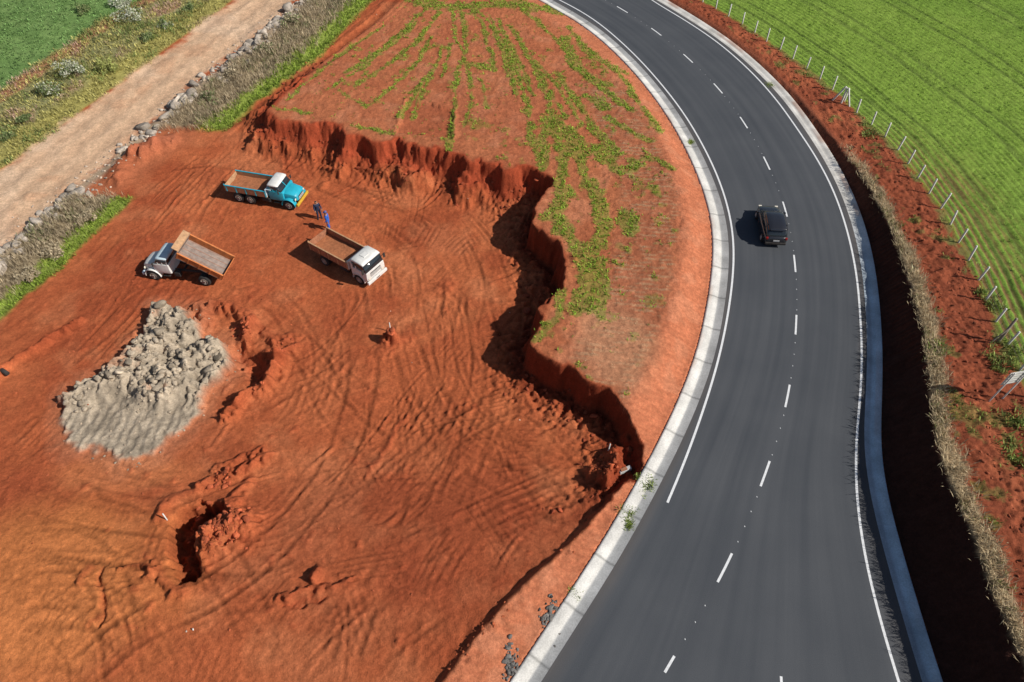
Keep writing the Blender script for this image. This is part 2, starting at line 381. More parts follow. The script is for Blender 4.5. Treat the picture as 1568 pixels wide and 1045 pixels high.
for k in range(90):
    px=random.choice([(random.uniform(560,760),random.uniform(290,470)),(random.uniform(640,900),random.uniform(520,800)),(random.uniform(420,760),random.uniform(650,1000)),(random.uniform(100,500),random.uniform(720,1040))])
    a0=S(*px,zb); th=math.atan2(a0[1]-S(560,700,zb)[1],a0[0]-S(560,700,zb)[0])+rng.normal(0,.5)
    if k%3==0: th+=1.57
    L=rng.uniform(1.5,5); cv=rng.normal(0,.35)
    t=np.linspace(0,L,8); p=np.c_[a0[0]+t*np.cos(th)+cv*t*t*.1,a0[1]+t*np.sin(th)-cv*t*t*.1]
    _,nn=normals(p); nb=rng.integers(2,6)
    for o in np.linspace(-.16*nb,.16*nb,nb): rut(p+nn*(o+rng.normal(0,.06)),w=rng.uniform(.06,.1),dep=rng.uniform(.02,.045),dark=.4,tread=False,solid=True)
# bucket-tooth scrapes running down and away from the cut face
lowm=left*sst(.5,1.2,dq)*(b>5.6)
tR,nR=normals(rim)
for i in range(len(rim)):
    if not(19<rim[i,1]<56) or rng.random()<.25: continue
    L=rng.uniform(1.5,4.5); th=math.atan2(-nR[i,1],-nR[i,0]); 
    q=rim[i]-nR[i]*1.0
    if dP[np.clip(np.searchsorted(ys,q[1]),0,NY-1),np.clip(np.searchsorted(xs,q[0]),0,NX-1)]<0: th+=math.pi
    th+=rng.normal(0,.25); st_=rng.uniform(.5,1.5); t=np.linspace(st_,st_+L,6); cv=rng.normal(0,.08)
    p=np.c_[rim[i,0]+t*np.cos(th)+cv*t*t*math.sin(th),rim[i,1]+t*np.sin(th)-cv*t*t*math.cos(th)]
    rut(p,w=rng.uniform(.09,.16),dep=rng.uniform(.04,.1),dark=.4,tread=False,solid=True)
lowm=left*(dq>-.8)
rut(catm([(612,-5),(560,42),(500,88),(440,135),(390,170),(330,205)]),.4,.12,.5,solid=True); rut(catm([(640,-5),(590,40),(520,96),(450,146),(402,178)]),.3,.1,.5,solid=True)
lowm=left*sst(.6,2.0,dq)*(b>5.6)
for k in range(26):
    px=random.choice([(random.uniform(540,900),random.uniform(600,950)),(random.uniform(250,540),random.uniform(430,760))])
    a0=S(*px,zb); th=rng.normal(.9,.4); L=rng.uniform(1,3.2); cv=rng.normal(0,.5); t=np.linspace(0,L,6)
    p=np.c_[a0[0]+t*np.cos(th)+cv*t*t*.15,a0[1]+t*np.sin(th)]; rut(p,w=rng.uniform(.1,.2),dep=-rng.uniform(.04,.12),dark=-.1,tread=False,solid=True)

# ---- mounds, ridges and holes
def ridge(px,w,h,z=zb,rough=.6,col=None):
    p=resample(SL(px,z),.5) if len(px)>1 else None
    if p is None:
        c=S(*px[0],z); p=np.array([c,(c[0]+.01,c[1])])
    s=win(p,w*4)
    d,_=pdist(p,X[s]+n1[s]*.8,Y[s]+n05[s]*.9)
    g=np.exp(-(d/w)**2.4)
    Z[s]+=g*h*(1+n05[s]*rough*2)+g*(1-g)*n02[s]*abs(h)*1.2
    m=(g*.5)[...,None]; C[s]=C[s]*(1-m)+np.asarray(DRK*1.25 if col is None else col)*m
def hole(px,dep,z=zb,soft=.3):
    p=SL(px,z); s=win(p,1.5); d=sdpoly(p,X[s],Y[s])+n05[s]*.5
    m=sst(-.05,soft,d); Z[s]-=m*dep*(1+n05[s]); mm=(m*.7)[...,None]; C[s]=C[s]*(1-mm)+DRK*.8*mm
ridge([(430,553),(412,590),(378,612),(352,634)],.42,.8)
ridge([(330,470),(360,478),(388,492),(380,522)],.42,.6)
ridge([(450,535),(432,552),(405,545)],.35,.45); ridge([(392,500),(420,520),(445,520)],.5,.35)
ridge([(365,540),(390,560),(395,580)],.6,-.6); ridge([(305,470),(320,500)],.4,.4)
ridge([(303,748),(340,728),(372,722),(412,698)],.26,.4); ridge([(335,716),(370,703),(405,690)],.2,.28); ridge([(345,770),(390,735)],.22,.22)
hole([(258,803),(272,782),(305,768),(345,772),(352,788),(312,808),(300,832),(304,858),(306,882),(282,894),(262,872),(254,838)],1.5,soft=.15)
ridge([(332,822),(368,805)],1.0,.8,rough=1.0,col=c3(.48,.125,.05)); ridge([(325,788),(365,772)],.5,.45); ridge([(245,800),(255,770),(300,755)],.3,.25)
ridge([(235,870),(262,893),(285,905)],.3,.25)
ridge([(-20,592),(10,566),(50,541),(90,517),(122,494)],.26,.5); ridge([(200,520),(215,505)],.3,.2)
ridge([(428,915),(470,903),(540,888)],.15,.25); ridge([(440,925),(500,915)],.13,-.15); ridge([(486,880)],.3,.6)
ridge([(600,522)],.42,1.0,col=c3(.36,.09,.04)); ridge([(590,535),(622,520)],.6,.18); ridge([(686,438)],.8,.15)
ridge([(157,868),(153,905),(155,950)],.12,-.2); ridge([(190,872),(250,868)],.12,.2)
ridge([(560,735),(620,640)],.15,.1); ridge([(940,700),(930,735)],.5,.5); ridge([(905,725),(935,745)],.4,.45)
ridge([(185,275),(195,250),(240,225)],.9,.5,col=c3(.38,.115,.055)); ridge([(210,240),(265,215)],.6,.45,col=c3(.38,.125,.07))
for _ in range(110):
    px=(random.uniform(100,900),random.uniform(300,1000)); ridge([px],rng.uniform(.1,.25),rng.uniform(.04,.14))
# grey clay pile
gp=SL([(240,474),(300,480),(312,515),(350,528),(353,568),(322,602),(300,642),(268,672),(235,702),(190,711),(155,690),(112,682),(94,655),(105,610),(135,588),(190,560),(225,510)],zb)
s=win(gp,2); d=sdpoly(gp,X[s],Y[s])+n2[s]*1.2+n1[s]*.8+n05[s]*.5
m=sst(-.15,.35,d); tongue=sst(0,1,(Y[s]-S(200,640,zb)[1]+n2[s]*3)/2)
vor=np.abs(vn(X[s]/.55,Y[s]/.55,80)-.5)*2
Z[s]+=m*(.2+tongue*(.2+.7*vn(X[s]/1.1,Y[s]/1.1,81)+.4*vor+n05[s]*.6+n02[s]*.35)+.05*n02[s])+m*(1-tongue)*.03*np.sin(X[s]*12+n2[s]*8)
gc=c3(.38,.31,.23)*(1+n2[s]*.9+n05[s]*.7)[...,None]
rp=(sst(.13,.22,n2[s])*.7)[...,None]; gc=gc*(1-rp)+c3(.44,.22,.13)*rp
C[s]=C[s]*(1-m[...,None])+gc*m[...,None]
m2=(sst(-1.6,0,d)*.4*(1-m))[...,None]; C[s]=C[s]*(1-m2)+c3(.44,.2,.11)*m2
lm=left*(dq>.5)*(b>5.5)
Z+=lm*(n02*.055+n05*.10*sst(-.05,.2,n4+n2*.5))
Z+=left*(dq<0)*(dL>2)*(n02*.07+n05*.07)
C*= (1+n02*.4+n05*.14)[...,None]
C=np.clip(C,.003,.9)

def zat(x,y):
    i=np.clip(np.searchsorted(xs,x),1,NX-1); j=np.clip(np.searchsorted(ys,y),1,NY-1)
    tx=(x-xs[i-1])/(xs[i]-xs[i-1]); ty=(y-ys[j-1])/(ys[j]-ys[j-1])
    return (Z[j-1,i-1]*(1-tx)+Z[j-1,i]*tx)*(1-ty)+(Z[j,i-1]*(1-tx)+Z[j,i]*tx)*ty

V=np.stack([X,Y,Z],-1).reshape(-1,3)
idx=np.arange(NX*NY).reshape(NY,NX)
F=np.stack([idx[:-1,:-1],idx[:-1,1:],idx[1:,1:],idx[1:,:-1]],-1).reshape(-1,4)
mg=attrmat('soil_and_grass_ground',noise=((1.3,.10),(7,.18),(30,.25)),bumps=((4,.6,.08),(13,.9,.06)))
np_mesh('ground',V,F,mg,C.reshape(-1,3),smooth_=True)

# ------------------------------------------------------------------ asphalt
def asphalt_mat():
    m,nt,b=newmat('asphalt'); L=nt.links
    g=nt.nodes.new('ShaderNodeNewGeometry')
    a=nt.nodes.new('ShaderNodeAttribute'); a.attribute_name='across'
    n=nt.nodes.new('ShaderNodeTexNoise'); n.inputs['Scale'].default_value=.25; n.inputs['Detail'].default_value=7; L.new(g.outputs['Position'],n.inputs['Vector'])
    n2_=nt.nodes.new('ShaderNodeTexNoise'); n2_.inputs['Scale'].default_value=22; n2_.inputs['Detail'].default_value=8; L.new(g.outputs['Position'],n2_.inputs['Vector'])
    al=nt.nodes.new('ShaderNodeAttribute'); al.attribute_name='along'
    cb=nt.nodes.new('ShaderNodeCombineXYZ')
    m1=nt.nodes.new('ShaderNodeMath'); m1.operation='MULTIPLY'; m1.inputs[1].default_value=11; L.new(a.outputs['Fac'],m1.inputs[0])
    m2=nt.nodes.new('ShaderNodeMath'); m2.operation='MULTIPLY'; m2.inputs[1].default_value=.025; L.new(al.outputs['Fac'],m2.inputs[0])
    L.new(m1.outputs[0],cb.inputs[0]); L.new(m2.outputs[0],cb.inputs[1])
    n3=nt.nodes.new('ShaderNodeTexNoise'); n3.inputs['Scale'].default_value=1.6; n3.inputs['Detail'].default_value=5; L.new(cb.outputs[0],n3.inputs['Vector'])
    ad=nt.nodes.new('ShaderNodeMath'); ad.operation='MULTIPLY_ADD'; ad.inputs[1].default_value=.6; L.new(n.outputs['Fac'],ad.inputs[0]); L.new(n3.outputs['Fac'],ad.inputs[2])
    ad2=nt.nodes.new('ShaderNodeMath'); ad2.operation='MULTIPLY_ADD'; ad2.inputs[1].default_value=.6; L.new(n2_.outputs['Fac'],ad2.inputs[0]); L.new(ad.outputs[0],ad2.inputs[2])
    r=nt.nodes.new('ShaderNodeValToRGB'); e=r.color_ramp.elements
    mr=nt.nodes.new('ShaderNodeMapRange'); mr.inputs['From Min'].default_value=.7; mr.inputs['From Max'].default_value=1.5; L.new(ad2.outputs[0],mr.inputs['Value'])
    e[0].color=(.044,.050,.060,1); e[1].color=(.084,.089,.098,1); L.new(mr.outputs['Result'],r.inputs['Fac'])
    cmp_=nt.nodes.new('ShaderNodeValToRGB'); ee=cmp_.color_ramp.elements
    ee[0].position=0; ee[0].color=(.5,.5,.5,1); ee[1].position=.06; ee[1].color=(0,0,0,1)
    e3=ee.new(.93); e3.color=(0,0,0,1); e4=ee.new(1.0); e4.color=(.5,.5,.5,1)
    L.new(a.outputs['Fac'],cmp_.inputs['Fac'])
    mx=nt.nodes.new('ShaderNodeMix'); mx.data_type='RGBA'; mm_=nt.nodes.new('ShaderNodeMath'); mm_.operation='MULTIPLY'; L.new(cmp_.outputs['Color'],mm_.inputs[0]); L.new(n.outputs['Fac'],mm_.inputs[1])
    L.new(mm_.outputs[0],mx.inputs[0]); L.new(r.outputs['Color'],mx.inputs[6]); mx.inputs[7].default_value=(.17,.13,.10,1)
    L.new(mx.outputs[2],b.inputs['Base Color'])
    b.inputs['Roughness'].default_value=.8; b.inputs['Specular IOR Level'].default_value=.3
    bp=nt.nodes.new('ShaderNodeBump'); bp.inputs['Strength'].default_value=.5; bp.inputs['Distance'].default_value=.012; L.new(n2_.outputs['Fac'],bp.inputs['Height']); L.new(bp.outputs['Normal'],b.inputs['Normal'])
    return m
N=240
def param(p,n):
    s=np.r_[0,np.cumsum(np.hypot(*np.diff(p,axis=0).T))]; q=np.linspace(0,s[-1],n)
    return np.c_[np.interp(q,s,p[:,0]),np.interp(q,s,p[:,1])],s[-1]
A,la=param(extend(Lin,60,15),N); B,_=param(extend(Rin,60,15),N)
K=25; t=np.linspace(0,1,K)
V=np.zeros((N,K,3)); V[...,:2]=A[:,None]*(1-t[None,:,None])+B[:,None]*t[None,:,None]
idx=np.arange(N*K).reshape(N,K)
def quads(idx): return np.stack([idx[:-1,:-1],idx[:-1,1:],idx[1:,1:],idx[1:,:-1]],-1).reshape(-1,4)
Fq=quads(idx)
al=np.repeat(np.linspace(0,la,N),K); ac=np.tile(t,N)
np_mesh('asphalt_road',V.reshape(-1,3),Fq,asphalt_mat(),attrs={'across':ac,'along':al})

# ------------------------------------------------------------------ concrete gutters
def ribbon(name,p,side,prof,mat,colf):
    _,nn=normals(p); nn=nn*side; n=len(p); k=len(prof)
    V=np.zeros((n,k,3)); 
    for j,(o,z) in enumerate(prof): V[:,j,:2]=p+nn*o; V[:,j,2]=z
    s=np.r_[0,np.cumsum(np.hypot(*np.diff(p,axis=0).T))]
    off=np.array([q[0] for q in prof])
    col=colf(V[...,0],V[...,1],np.repeat(s[:,None],k,1),np.repeat(off[None],n,0))
    return np_mesh(name,V.reshape(-1,3),quads(np.arange(n*k).reshape(n,k)),mat,col.reshape(-1,3))
mc=attrmat('concrete',rough=.85,spec=.2,noise=((1.2,.12),(14,.15)),bumps=((18,.4,.01),))
def dens(p,step): 
    s=np.r_[0,np.cumsum(np.hypot(*np.diff(p,axis=0).T))]; q=np.arange(0,s[-1],step); return np.c_[np.interp(q,s,p[:,0]),np.interp(q,s,p[:,1])]
def concL(x,y,s,o):
    base=np.where(o[...,None]<.5,c3(.38,.38,.375),c3(.64,.62,.58))*(1+fbm(x,y,1.2,3,90)*.5)[...,None]
    stain=sst(.05,.25,fbm(x,y,2.5,3,93))*.35*(o>.9); base=base*(1-stain[...,None])+c3(.5,.25,.14)*stain[...,None]
    j=(np.abs((s/3.0)%1-.5)>.487)[...,None]; return np.where(j,base*.55,base)
PR=[(0,-.004),(.1,-.02),(.3,-.05),(.45,-.06),(.55,-.05),(.7,.0),(.85,.035),(1.05,.05),(1.15,.05),(1.22,-.12)]
ribbon('concrete_gutter',dens(extend(Lin,60,12),.12),-1,PR,mc,concL)
PR2=[(0,-.004),(.1,-.02),(.25,-.05),(.38,-.06),(.5,-.05),(.62,.0),(.75,.035),(.88,.05),(.92,.05),(.97,-.12)]
def concR(x,y,s,o):
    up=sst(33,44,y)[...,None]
    shade_blue=np.where(o[...,None]<.3,c3(.34,.40,.46),c3(.44,.53,.60)); hi_=np.where(o[...,None]<.3,c3(.46,.45,.43),c3(.66,.63,.58))  # lower stretch tinted blue: bank shadow painted into the concrete colour
    base=(shade_blue*(1-up)+hi_*up)*(1+fbm(x,y,1.1,3,95)*.6)[...,None]
    stain=np.clip(sst(.0,.25,fbm(x,y,2.2,3,97))*.6*(o>.5),0,1)*(.35+.65*up[...,0]); base=base*(1-stain[...,None])+c3(.38,.19,.12)*stain[...,None]
    return base
ribbon('concrete_gutter',dens(extend(Rin,60,12),.12),1,PR2,mc,concR)

# ------------------------------------------------------------------ markings
mp=simple('road_paint',(.74,.75,.76),rough=.6,var=.22,scale=9)
def strip(p,w,z):
    _,nn=normals(p); n=len(p)
    V=np.zeros((n,2,3)); V[:,0,:2]=p-nn*w/2; V[:,1,:2]=p+nn*w/2; V[...,2]=z
    return V.reshape(-1,3),quads(np.arange(2*n).reshape(n,2))
v,f=strip(lineL,.13,.005); np_mesh('edge_line_marking',v,f,mp)
v,f=strip(lineR,.13,.005); np_mesh('edge_line_marking',v,f,mp)
dpx=[(900,-14),(953,15),(1005,49),(1054,90),(1100,136),(1139,188),(1174,250),(1202,320),(1217,403),(1219,497),(1206,607),(1172,725),(1110,870),(1018,1030)]
dw=SL(dpx); cl=resample(dw,.1); s=np.r_[0,np.cumsum(np.hypot(*np.diff(cl,axis=0).T))]
VV=[];FF=[];nv=0
def addv(v,f):
    global nv
    VV.append(v);FF.append(f+nv);nv+=len(v)
for q in dw:
    i=np.argmin(np.hypot(*(cl-q).T)); sel=np.abs(s-s[i])<.95
    v,f=strip(cl[sel],.12,.005); addv(v,f)
for k in np.arange(0,s[-1],1.0):
    i=np.argmin(np.abs(s-k)); 
    if np.min(np.hypot(*(dw-cl[i]).T))<1.35: continue
    a=cl[i]; v,f=strip(np.array([[a[0],a[1]],[a[0]+.01,a[1]-.07]]),.035,.005); addv(v,f)
a=np.array(S(1196,1036)); b2=np.array(S(1200,1100)); v,f=strip(np.array([a,(a+b2)/2,b2]),.12,.005); addv(v,f)
np_mesh('lane_dash_marking',np.vstack(VV),np.vstack(FF),mp)

# ------------------------------------------------------------------ vegetation helpers
mveg=attrmat('grass_blades',rough=.7,spec=.15,noise=((3,.15),),transl=.3)
def tufts(name,x,y,h,wd,col,blades=6,lean=.6,sp_=.12,cvar=.25):
    n=len(x)
    if n==0: return
    z=zat(x,y)
    h=np.broadcast_to(h,(n,)); wd=np.broadcast_to(wd,(n,)); sp_=np.broadcast_to(sp_,(n,))
    B=blades; th=rng.random((n,B))*2*np.pi
    bx=x[:,None]+rng.normal(0,1,(n,B))*sp_[:,None]; by=y[:,None]+rng.normal(0,1,(n,B))*sp_[:,None]
    hh=h[:,None]*rng.uniform(.5,1.2,(n,B)); ln=lean*hh*rng.uniform(.2,1.2,(n,B))
    ww=wd[:,None]*rng.uniform(.6,1.3,(n,B))
    tx=bx+np.cos(th)*ln; ty=by+np.sin(th)*ln
    px=-np.sin(th)*ww/2; py=np.cos(th)*ww/2
    zz=np.broadcast_to(z[:,None]-.02,(n,B))
    mx,my=(bx+tx)/2,(by+ty)/2
    V=np.stack([np.stack([bx,by,zz],-1),np.stack([mx+px,my+py,zz+hh*.6],-1),np.stack([tx,ty,zz+hh],-1),np.stack([mx-px,my-py,zz+hh*.6],-1)],2).reshape(-1,3)
    F=np.arange(n*B*4).reshape(-1,4)
    col=np.broadcast_to(col,(n,3))*(1+rng.normal(0,cvar,(n,1)))
    cc=np.repeat(np.repeat(col[:,None],B,1)*(1+rng.normal(0,.12,(n,B,1))),4,1).reshape(-1,3)
    return np_mesh(name,V,F,mveg,np.clip(cc,.005,.9))
area=np.outer(np.gradient(ys),np.gradient(xs))
def scatter(mask,per_m2):
    m=mask*(~far)*area*per_m2
    k=rng.poisson(np.clip(m,0,50)); j,i=np.nonzero(k); r=k[j,i]; j=np.repeat(j,r); i=np.repeat(i,r)
    return X[j,i]+rng.uniform(-.08,.08,len(i)),Y[j,i]+rng.uniform(-.08,.08,len(i))
x,y=scatter(grn,17); tufts('weed_patch',x,y,.15,.06,c3(.28,.42,.05),6,1.1,.08)
x,y=scatter(left*(dq<-.2)*(dL>2.6)*(n1>.0),1.0); tufts('weed_patch',x,y,.13,.05,c3(.24,.32,.06),5,.9,.06)
x,y=scatter(bd*st,8); tufts('straw_mulch',x,y,.06,.04,c3(.48,.35,.21),5,2.0,.1)
x,y=scatter(grl,26); tufts('grass_verge',x,y,.25,.06,c3(.28,.38,.06),5,.8,.1)
wd_=lowside*sst(.9,1.6,b)*(1-sst(4.0,4.8,b))*(1-gapm)
x,y=scatter(wd_,18); tufts('dry_weeds',x,y,.5,.04,c3(.48,.39,.26),7,.7,.17)
x,y=scatter(wd_*sst(-.1,.15,n2),5); tufts('dry_weeds',x,y,.45,.06,c3(.26,.27,.13),7,.7,.2)
x,y=scatter(scr*(1-lf),8); tufts('scrub_grass',x,y,.3,.07,c3(.46,.42,.15),6,.9,.18,.3)
x,y=scatter(scr*(1-lf)*sst(0,.2,n2)*sst(2,4,dle),8); tufts('scrub_grass',x,y,.4,.06,c3(.55,.38,.28),6,.8,.2,.3)
x,y=scatter(scr*(1-lf)*sst(.02,.2,-n2),7); tufts('scrub_grass',x,y,.35,.08,c3(.22,.28,.09),6,.8,.2,.3)
x,y=scatter(lf,8); tufts('crop_plants',x,y,.2,.08,c3(.20,.33,.11),4,.9,.1,.3)
x,y=scatter(crop*(row>-.3)*(1-near_soil*.75),9); tufts('crop_plants',x,y,.14,.05,c3(.27,.41,.07),4,.9,.07,.2)
x,y=scatter(fr,36); tufts('dry_grass_fringe',x,y,.36,.035,c3(.50,.40,.25),6,1.2,.16)
x,y=scatter(fr*(n1>.03),11); tufts('dry_grass_fringe',x,y,.3,.05,c3(.22,.24,.09),6,.9,.14)
x,y=scatter(wr+rt*(1-crop)*sst(-.9,-.2,dF+n1)*(n2>0)*.7,9); tufts('weed_patch',x,y,.2,.05,c3(.26,.32,.08),6,.9,.1)
wx=[];wy=[]
for px,py,r in [(990,735,.4),(960,782,.35),(965,800,.2),(880,905,.2),(1060,212,.2),(1180,125,.3)]:
    c=S(px,py,lambda a,b_:.35); n=int(60*r/.3); wx+=list(rng.normal(c[0],r*.6,n)); wy+=list(rng.normal(c[1],r*.7,n))
tufts('weed_patch',np.array(wx),np.array(wy),.25,.05,c3(.30,.38,.09),6,.8,.06)
wx=[];wy=[]
for px,py,r in [(1548,545,.9),(1562,650,.7),(1530,560,.5),(1555,700,.6),(1520,470,.4),(1500,450,.3),(1330,205,.5),(1435,535,.35)]:
    c=S(px,py,zr); n=int(60*r); wx+=list(rng.normal(c[0],r*.8,n)); wy+=list(rng.normal(c[1],r*.9,n))
tufts('weed_patch',np.array(wx),np.array(wy),.3,.07,c3(.26,.32,.09),7,.9,.12,.35)

mbark=simple('bark',(.16,.11,.07),.9)
def shrub(px,py,r,h,cols,n=900,z=zb):
    c=S(px,py,z); gz=float(zat(np.array([c[0]]),np.array([c[1]]))[0])
    e=bpy.data.objects.new('shrub',None); coll.objects.link(e); e.location=(c[0],c[1],gz)
    k=9; cen=np.c_[rng.normal(0,r*.5,k),rng.normal(0,r*.5,k),rng.uniform(.3,.85,k)*h]; rad=rng.uniform(.25,.55,k)*r
    w=rng.integers(0,k,n); d=rng.normal(0,1,(n,3)); d/=np.linalg.norm(d,axis=1)[:,None]
    p=cen[w]+d*(rad[w]*rng.uniform(.6,1.25,n))[:,None]; p[:,2]=np.maximum(p[:,2],.05)
    a=rng.normal(0,1,(n,3)); a/=np.linalg.norm(a,axis=1)[:,None]; bb=np.cross(a,rng.normal(0,1,(n,3))); bb/=np.linalg.norm(bb,axis=1)[:,None]
    sz=rng.uniform(.05,.11,n)[:,None]
    V=np.stack([p-a*sz,p+bb*sz*.6,p+a*sz,p-bb*sz*.6],1).reshape(-1,3)
    cc=np.array(cols)[rng.integers(0,len(cols),n)]*(1+rng.normal(0,.2,(n,1)))*1.25
    np_mesh('leaves',V,np.arange(n*4).reshape(-1,4),mveg,np.clip(np.repeat(cc,4,0),.01,.9),parent=e)
    SV=[];SF=[];q=0
    for i in range(k):
        b0=np.array([0,0,-.05]); b1=cen[i]
        for j in range(3):
            an=j*2.094; SV.append(b0+[.03*math.cos(an),.03*math.sin(an),0])
        for j in range(3):
            an=j*2.094; SV.append(b1+[.008*math.cos(an),.008*math.sin(an),0])
        for j in range(3): SF.append([q+j,q+(j+1)%3,q+3+(j+1)%3,q+3+j])
        q+=6
    np_mesh('stems',np.array(SV),np.array(SF),mbark,parent=e)
wh=[(.5,.5,.4),(.36,.38,.26),(.6,.6,.5),(.2,.25,.12)]; gr=[(.17,.22,.09),(.26,.28,.13),(.12,.17,.06)]; dr=[(.36,.3,.2),(.42,.35,.24)]
for px,py,r,h,c in [(120,118,1.2,1.5,wh),(76,142,.9,1.1,gr+wh[:1]),(205,30,1.2,1.2,wh),(165,108,1.0,.9,[(.36,.38,.14),(.3,.32,.1)]),(190,10,.9,1.0,wh),(40,185,.6,.6,gr),(10,215,.7,.5,gr),(255,40,.6,.6,gr+wh[:1]),(225,60,.6,.5,gr),(130,20,.7,.6,gr),(320,158,.8,.6,dr+gr),(360,118,.8,.5,dr),(290,15,.5,.5,gr),(85,395,.8,.6,dr),(45,430,.7,.5,dr),(450,45,.9,.7,dr+gr[:1]),(410,85,.8,.5,dr+gr[:1]),(140,340,.7,.5,dr)]:
    shrub(px,py,r,h,c)

# ------------------------------------------------------------------ rocks
ico=bmesh.new(); bmesh.ops.create_icosphere(ico,subdivisions=2,radius=1); IV=np.array([v.co[:] for v in ico.verts]); IF=np.array([[v.index for v in f.verts] for f in ico.faces]); ico.free()
def rocks(name,x,y,size,col,mat,sink=.25,flat=.7,cvar=.2,zadd=0):
    n=len(x); z=zat(x,y)+zadd; Vs=[];Fs=[];Cs=[]
    size=np.broadcast_to(size,(n,)); col=np.broadcast_to(col,(n,3))
    for i in range(n):
        v=IV.copy()
        for _ in range(7):
            d=rng.normal(0,1,3); d/=np.linalg.norm(d); o=rng.uniform(.35,.75); t_=v@d; v-=np.outer(np.maximum(t_-o,0),d)
        v*=np.array([rng.uniform(.7,1.4),rng.uniform(.7,1.4),flat*rng.uniform(.7,1.2)])*size[i]
        a=rng.random()*6.28; ca,sa=math.cos(a),math.sin(a); v=v@np.array([[ca,sa,0],[-sa,ca,0],[0,0,1]])
        v+=[x[i],y[i],z[i]+size[i]*flat*(.5-sink)]
        Fs.append(IF+len(IV)*i); Vs.append(v); Cs.append(np.repeat((col[i]*(1+rng.normal(0,cvar)))[None],len(IV),0))
    return np_mesh(name,np.vstack(Vs),np.vstack(Fs),mat,np.clip(np.vstack(Cs),.01,.9))
mrock=attrmat('stone',rough=.9,spec=.2,noise=((2.5,.25),(15,.25)),bumps=((8,.8,.06),))
_,nre=normals(RE)
NRk=420
k=rng.integers(2,len(RE)-2,NRk); o=np.abs(rng.normal(.9,.6,NRk))
px_=RE[k]-nre[k]*(o*1.2)[:,None]+rng.normal(0,.35,(NRk,2))
gsel=~((px_[:,1]>S(190,300,zb)[1]+1)&(px_[:,1]<S(240,240,zb)[1]))
px_=px_[gsel]; szr=np.clip(rng.lognormal(-1.45,.6,len(px_)),.09,.8)
rocks('boulder_row',px_[:,0],px_[:,1],szr,c3(.42,.36,.30),mrock,sink=.3)
k=rng.integers(2,len(RE)-2,900); px_=RE[k]+nre[k]*(-rng.normal(.8,.9,900))[:,None]
rocks('rubble',px_[:,0],px_[:,1],rng.uniform(.04,.14,900),c3(.46,.37,.29),mrock)
ok=sst(.2,.6,sdpoly(gp,X,Y))*sst(0,1,(Y-S(200,640,zb)[1]+n2*3)/2.5)*sst(-.12,.1,n2+n1*.4)
x,y=scatter(ok,14); ix=rng.permutation(len(x))[:680]; x,y=x[ix],y[ix]
rocks('clay_block_pile',x,y,np.clip(rng.lognormal(-2.05,.55,len(x)),.05,.38),c3(.36,.295,.22),mrock,sink=.1)
x,y=scatter(sst(-.9,.2,sdpoly(gp,X,Y)),3.5); rocks('rubble',x,y,rng.uniform(.03,.08,len(x)),c3(.38,.3,.22),mrock)
for (px,py,r,n) in [(846,948,.55,110),(783,1018,.5,90)]:
    c=S(px,py,lambda a,b_:.3); xx=rng.normal(c[0],r*.4,n); yy=rng.normal(c[1],r*.9,n)
    rocks('rubble_heap',xx,yy,rng.uniform(.05,.15,n),c3(.15,.14,.13),mrock)
x,y=scatter(left*cliffy*sst(.3,.8,dq)*(1-sst(1.5,3.2,dq+n1)),2.4); rocks('soil_clods',x,y,np.clip(rng.lognormal(-2.4,.5,len(x)),.04,.26),c3(.27,.06,.026),mrock)
x,y=scatter(lm*sst(-.05,.2,n2),.45); rocks('soil_clods',x,y,rng.uniform(.025,.08,len(x)),c3(.37,.095,.04),mrock)
x,y=scatter(left*np.exp(-((dP-.2)/.35)**2)*(1-cliffy)*(Y<20),6); rocks('soil_clods',x,y,rng.uniform(.03,.11,len(x)),c3(.36,.095,.04),mrock)
x,y=scatter(lm*1.0,.012); rocks('pale_pebbles',x,y,rng.uniform(.03,.06,len(x)),c3(.6,.5,.4),mrock)
xx=[];yy=[]
for px,py,r,n in [(345,812,1.1,190),(310,790,.8,60),(375,510,.8,50),(430,540,.6,40),(600,525,.4,25),(395,590,.6,40),(340,735,.6,40),(925,720,.8,70)]:
    c=S(px,py,zb); xx+=list(rng.normal(c[0],r*.6,n)); yy+=list(rng.normal(c[1],r*.6,n))
rocks('soil_clods',np.array(xx),np.array(yy),np.clip(rng.lognormal(-2.5,.5,len(xx)),.03,.22),c3(.40,.095,.04),mrock)
x,y=scatter(rt*(1-crop)*(dR>wb+.5),1.8); rocks('soil_clods',x,y,rng.uniform(.04,.13,len(x)),c3(.27,.075,.035),mrock)

# ------------------------------------------------------------------ mesh parts for built objects
def empty(name,loc,rz,scale=1):
    e=bpy.data.objects.new(name,None); coll.objects.link(e); e.location=loc; e.rotation_euler=(0,0,rz); e.scale=(scale,)*3; return e
def part(name,parent,verts,faces,mat,bevel=0,smooth_=False,loc=None,rot=None):
    me=bpy.data.meshes.new(name); me.from_pydata([tuple(v) for v in verts],[],[tuple(f) for f in faces]); 
    bm=bmesh.new(); bm.from_mesh(me); bmesh.ops.recalc_face_normals(bm,faces=bm.faces[:]); bm.to_mesh(me); bm.free()
    me.materials.append(mat)
    o=bpy.data.objects.new(name,me); coll.objects.link(o); o.parent=parent
    if loc: o.location=loc
    if rot: o.rotation_euler=rot
    if smooth_: 
        for p in me.polygons: p.use_smooth=True
    if bevel:
        m=o.modifiers.new('b','BEVEL'); m.width=bevel; m.segments=2; m.limit_method='ANGLE'
    return o
BF=[(0,1,2,3),(4,5,6,7),(0,1,5,4),(1,2,6,5),(2,3,7,6),(3,0,4,7)]
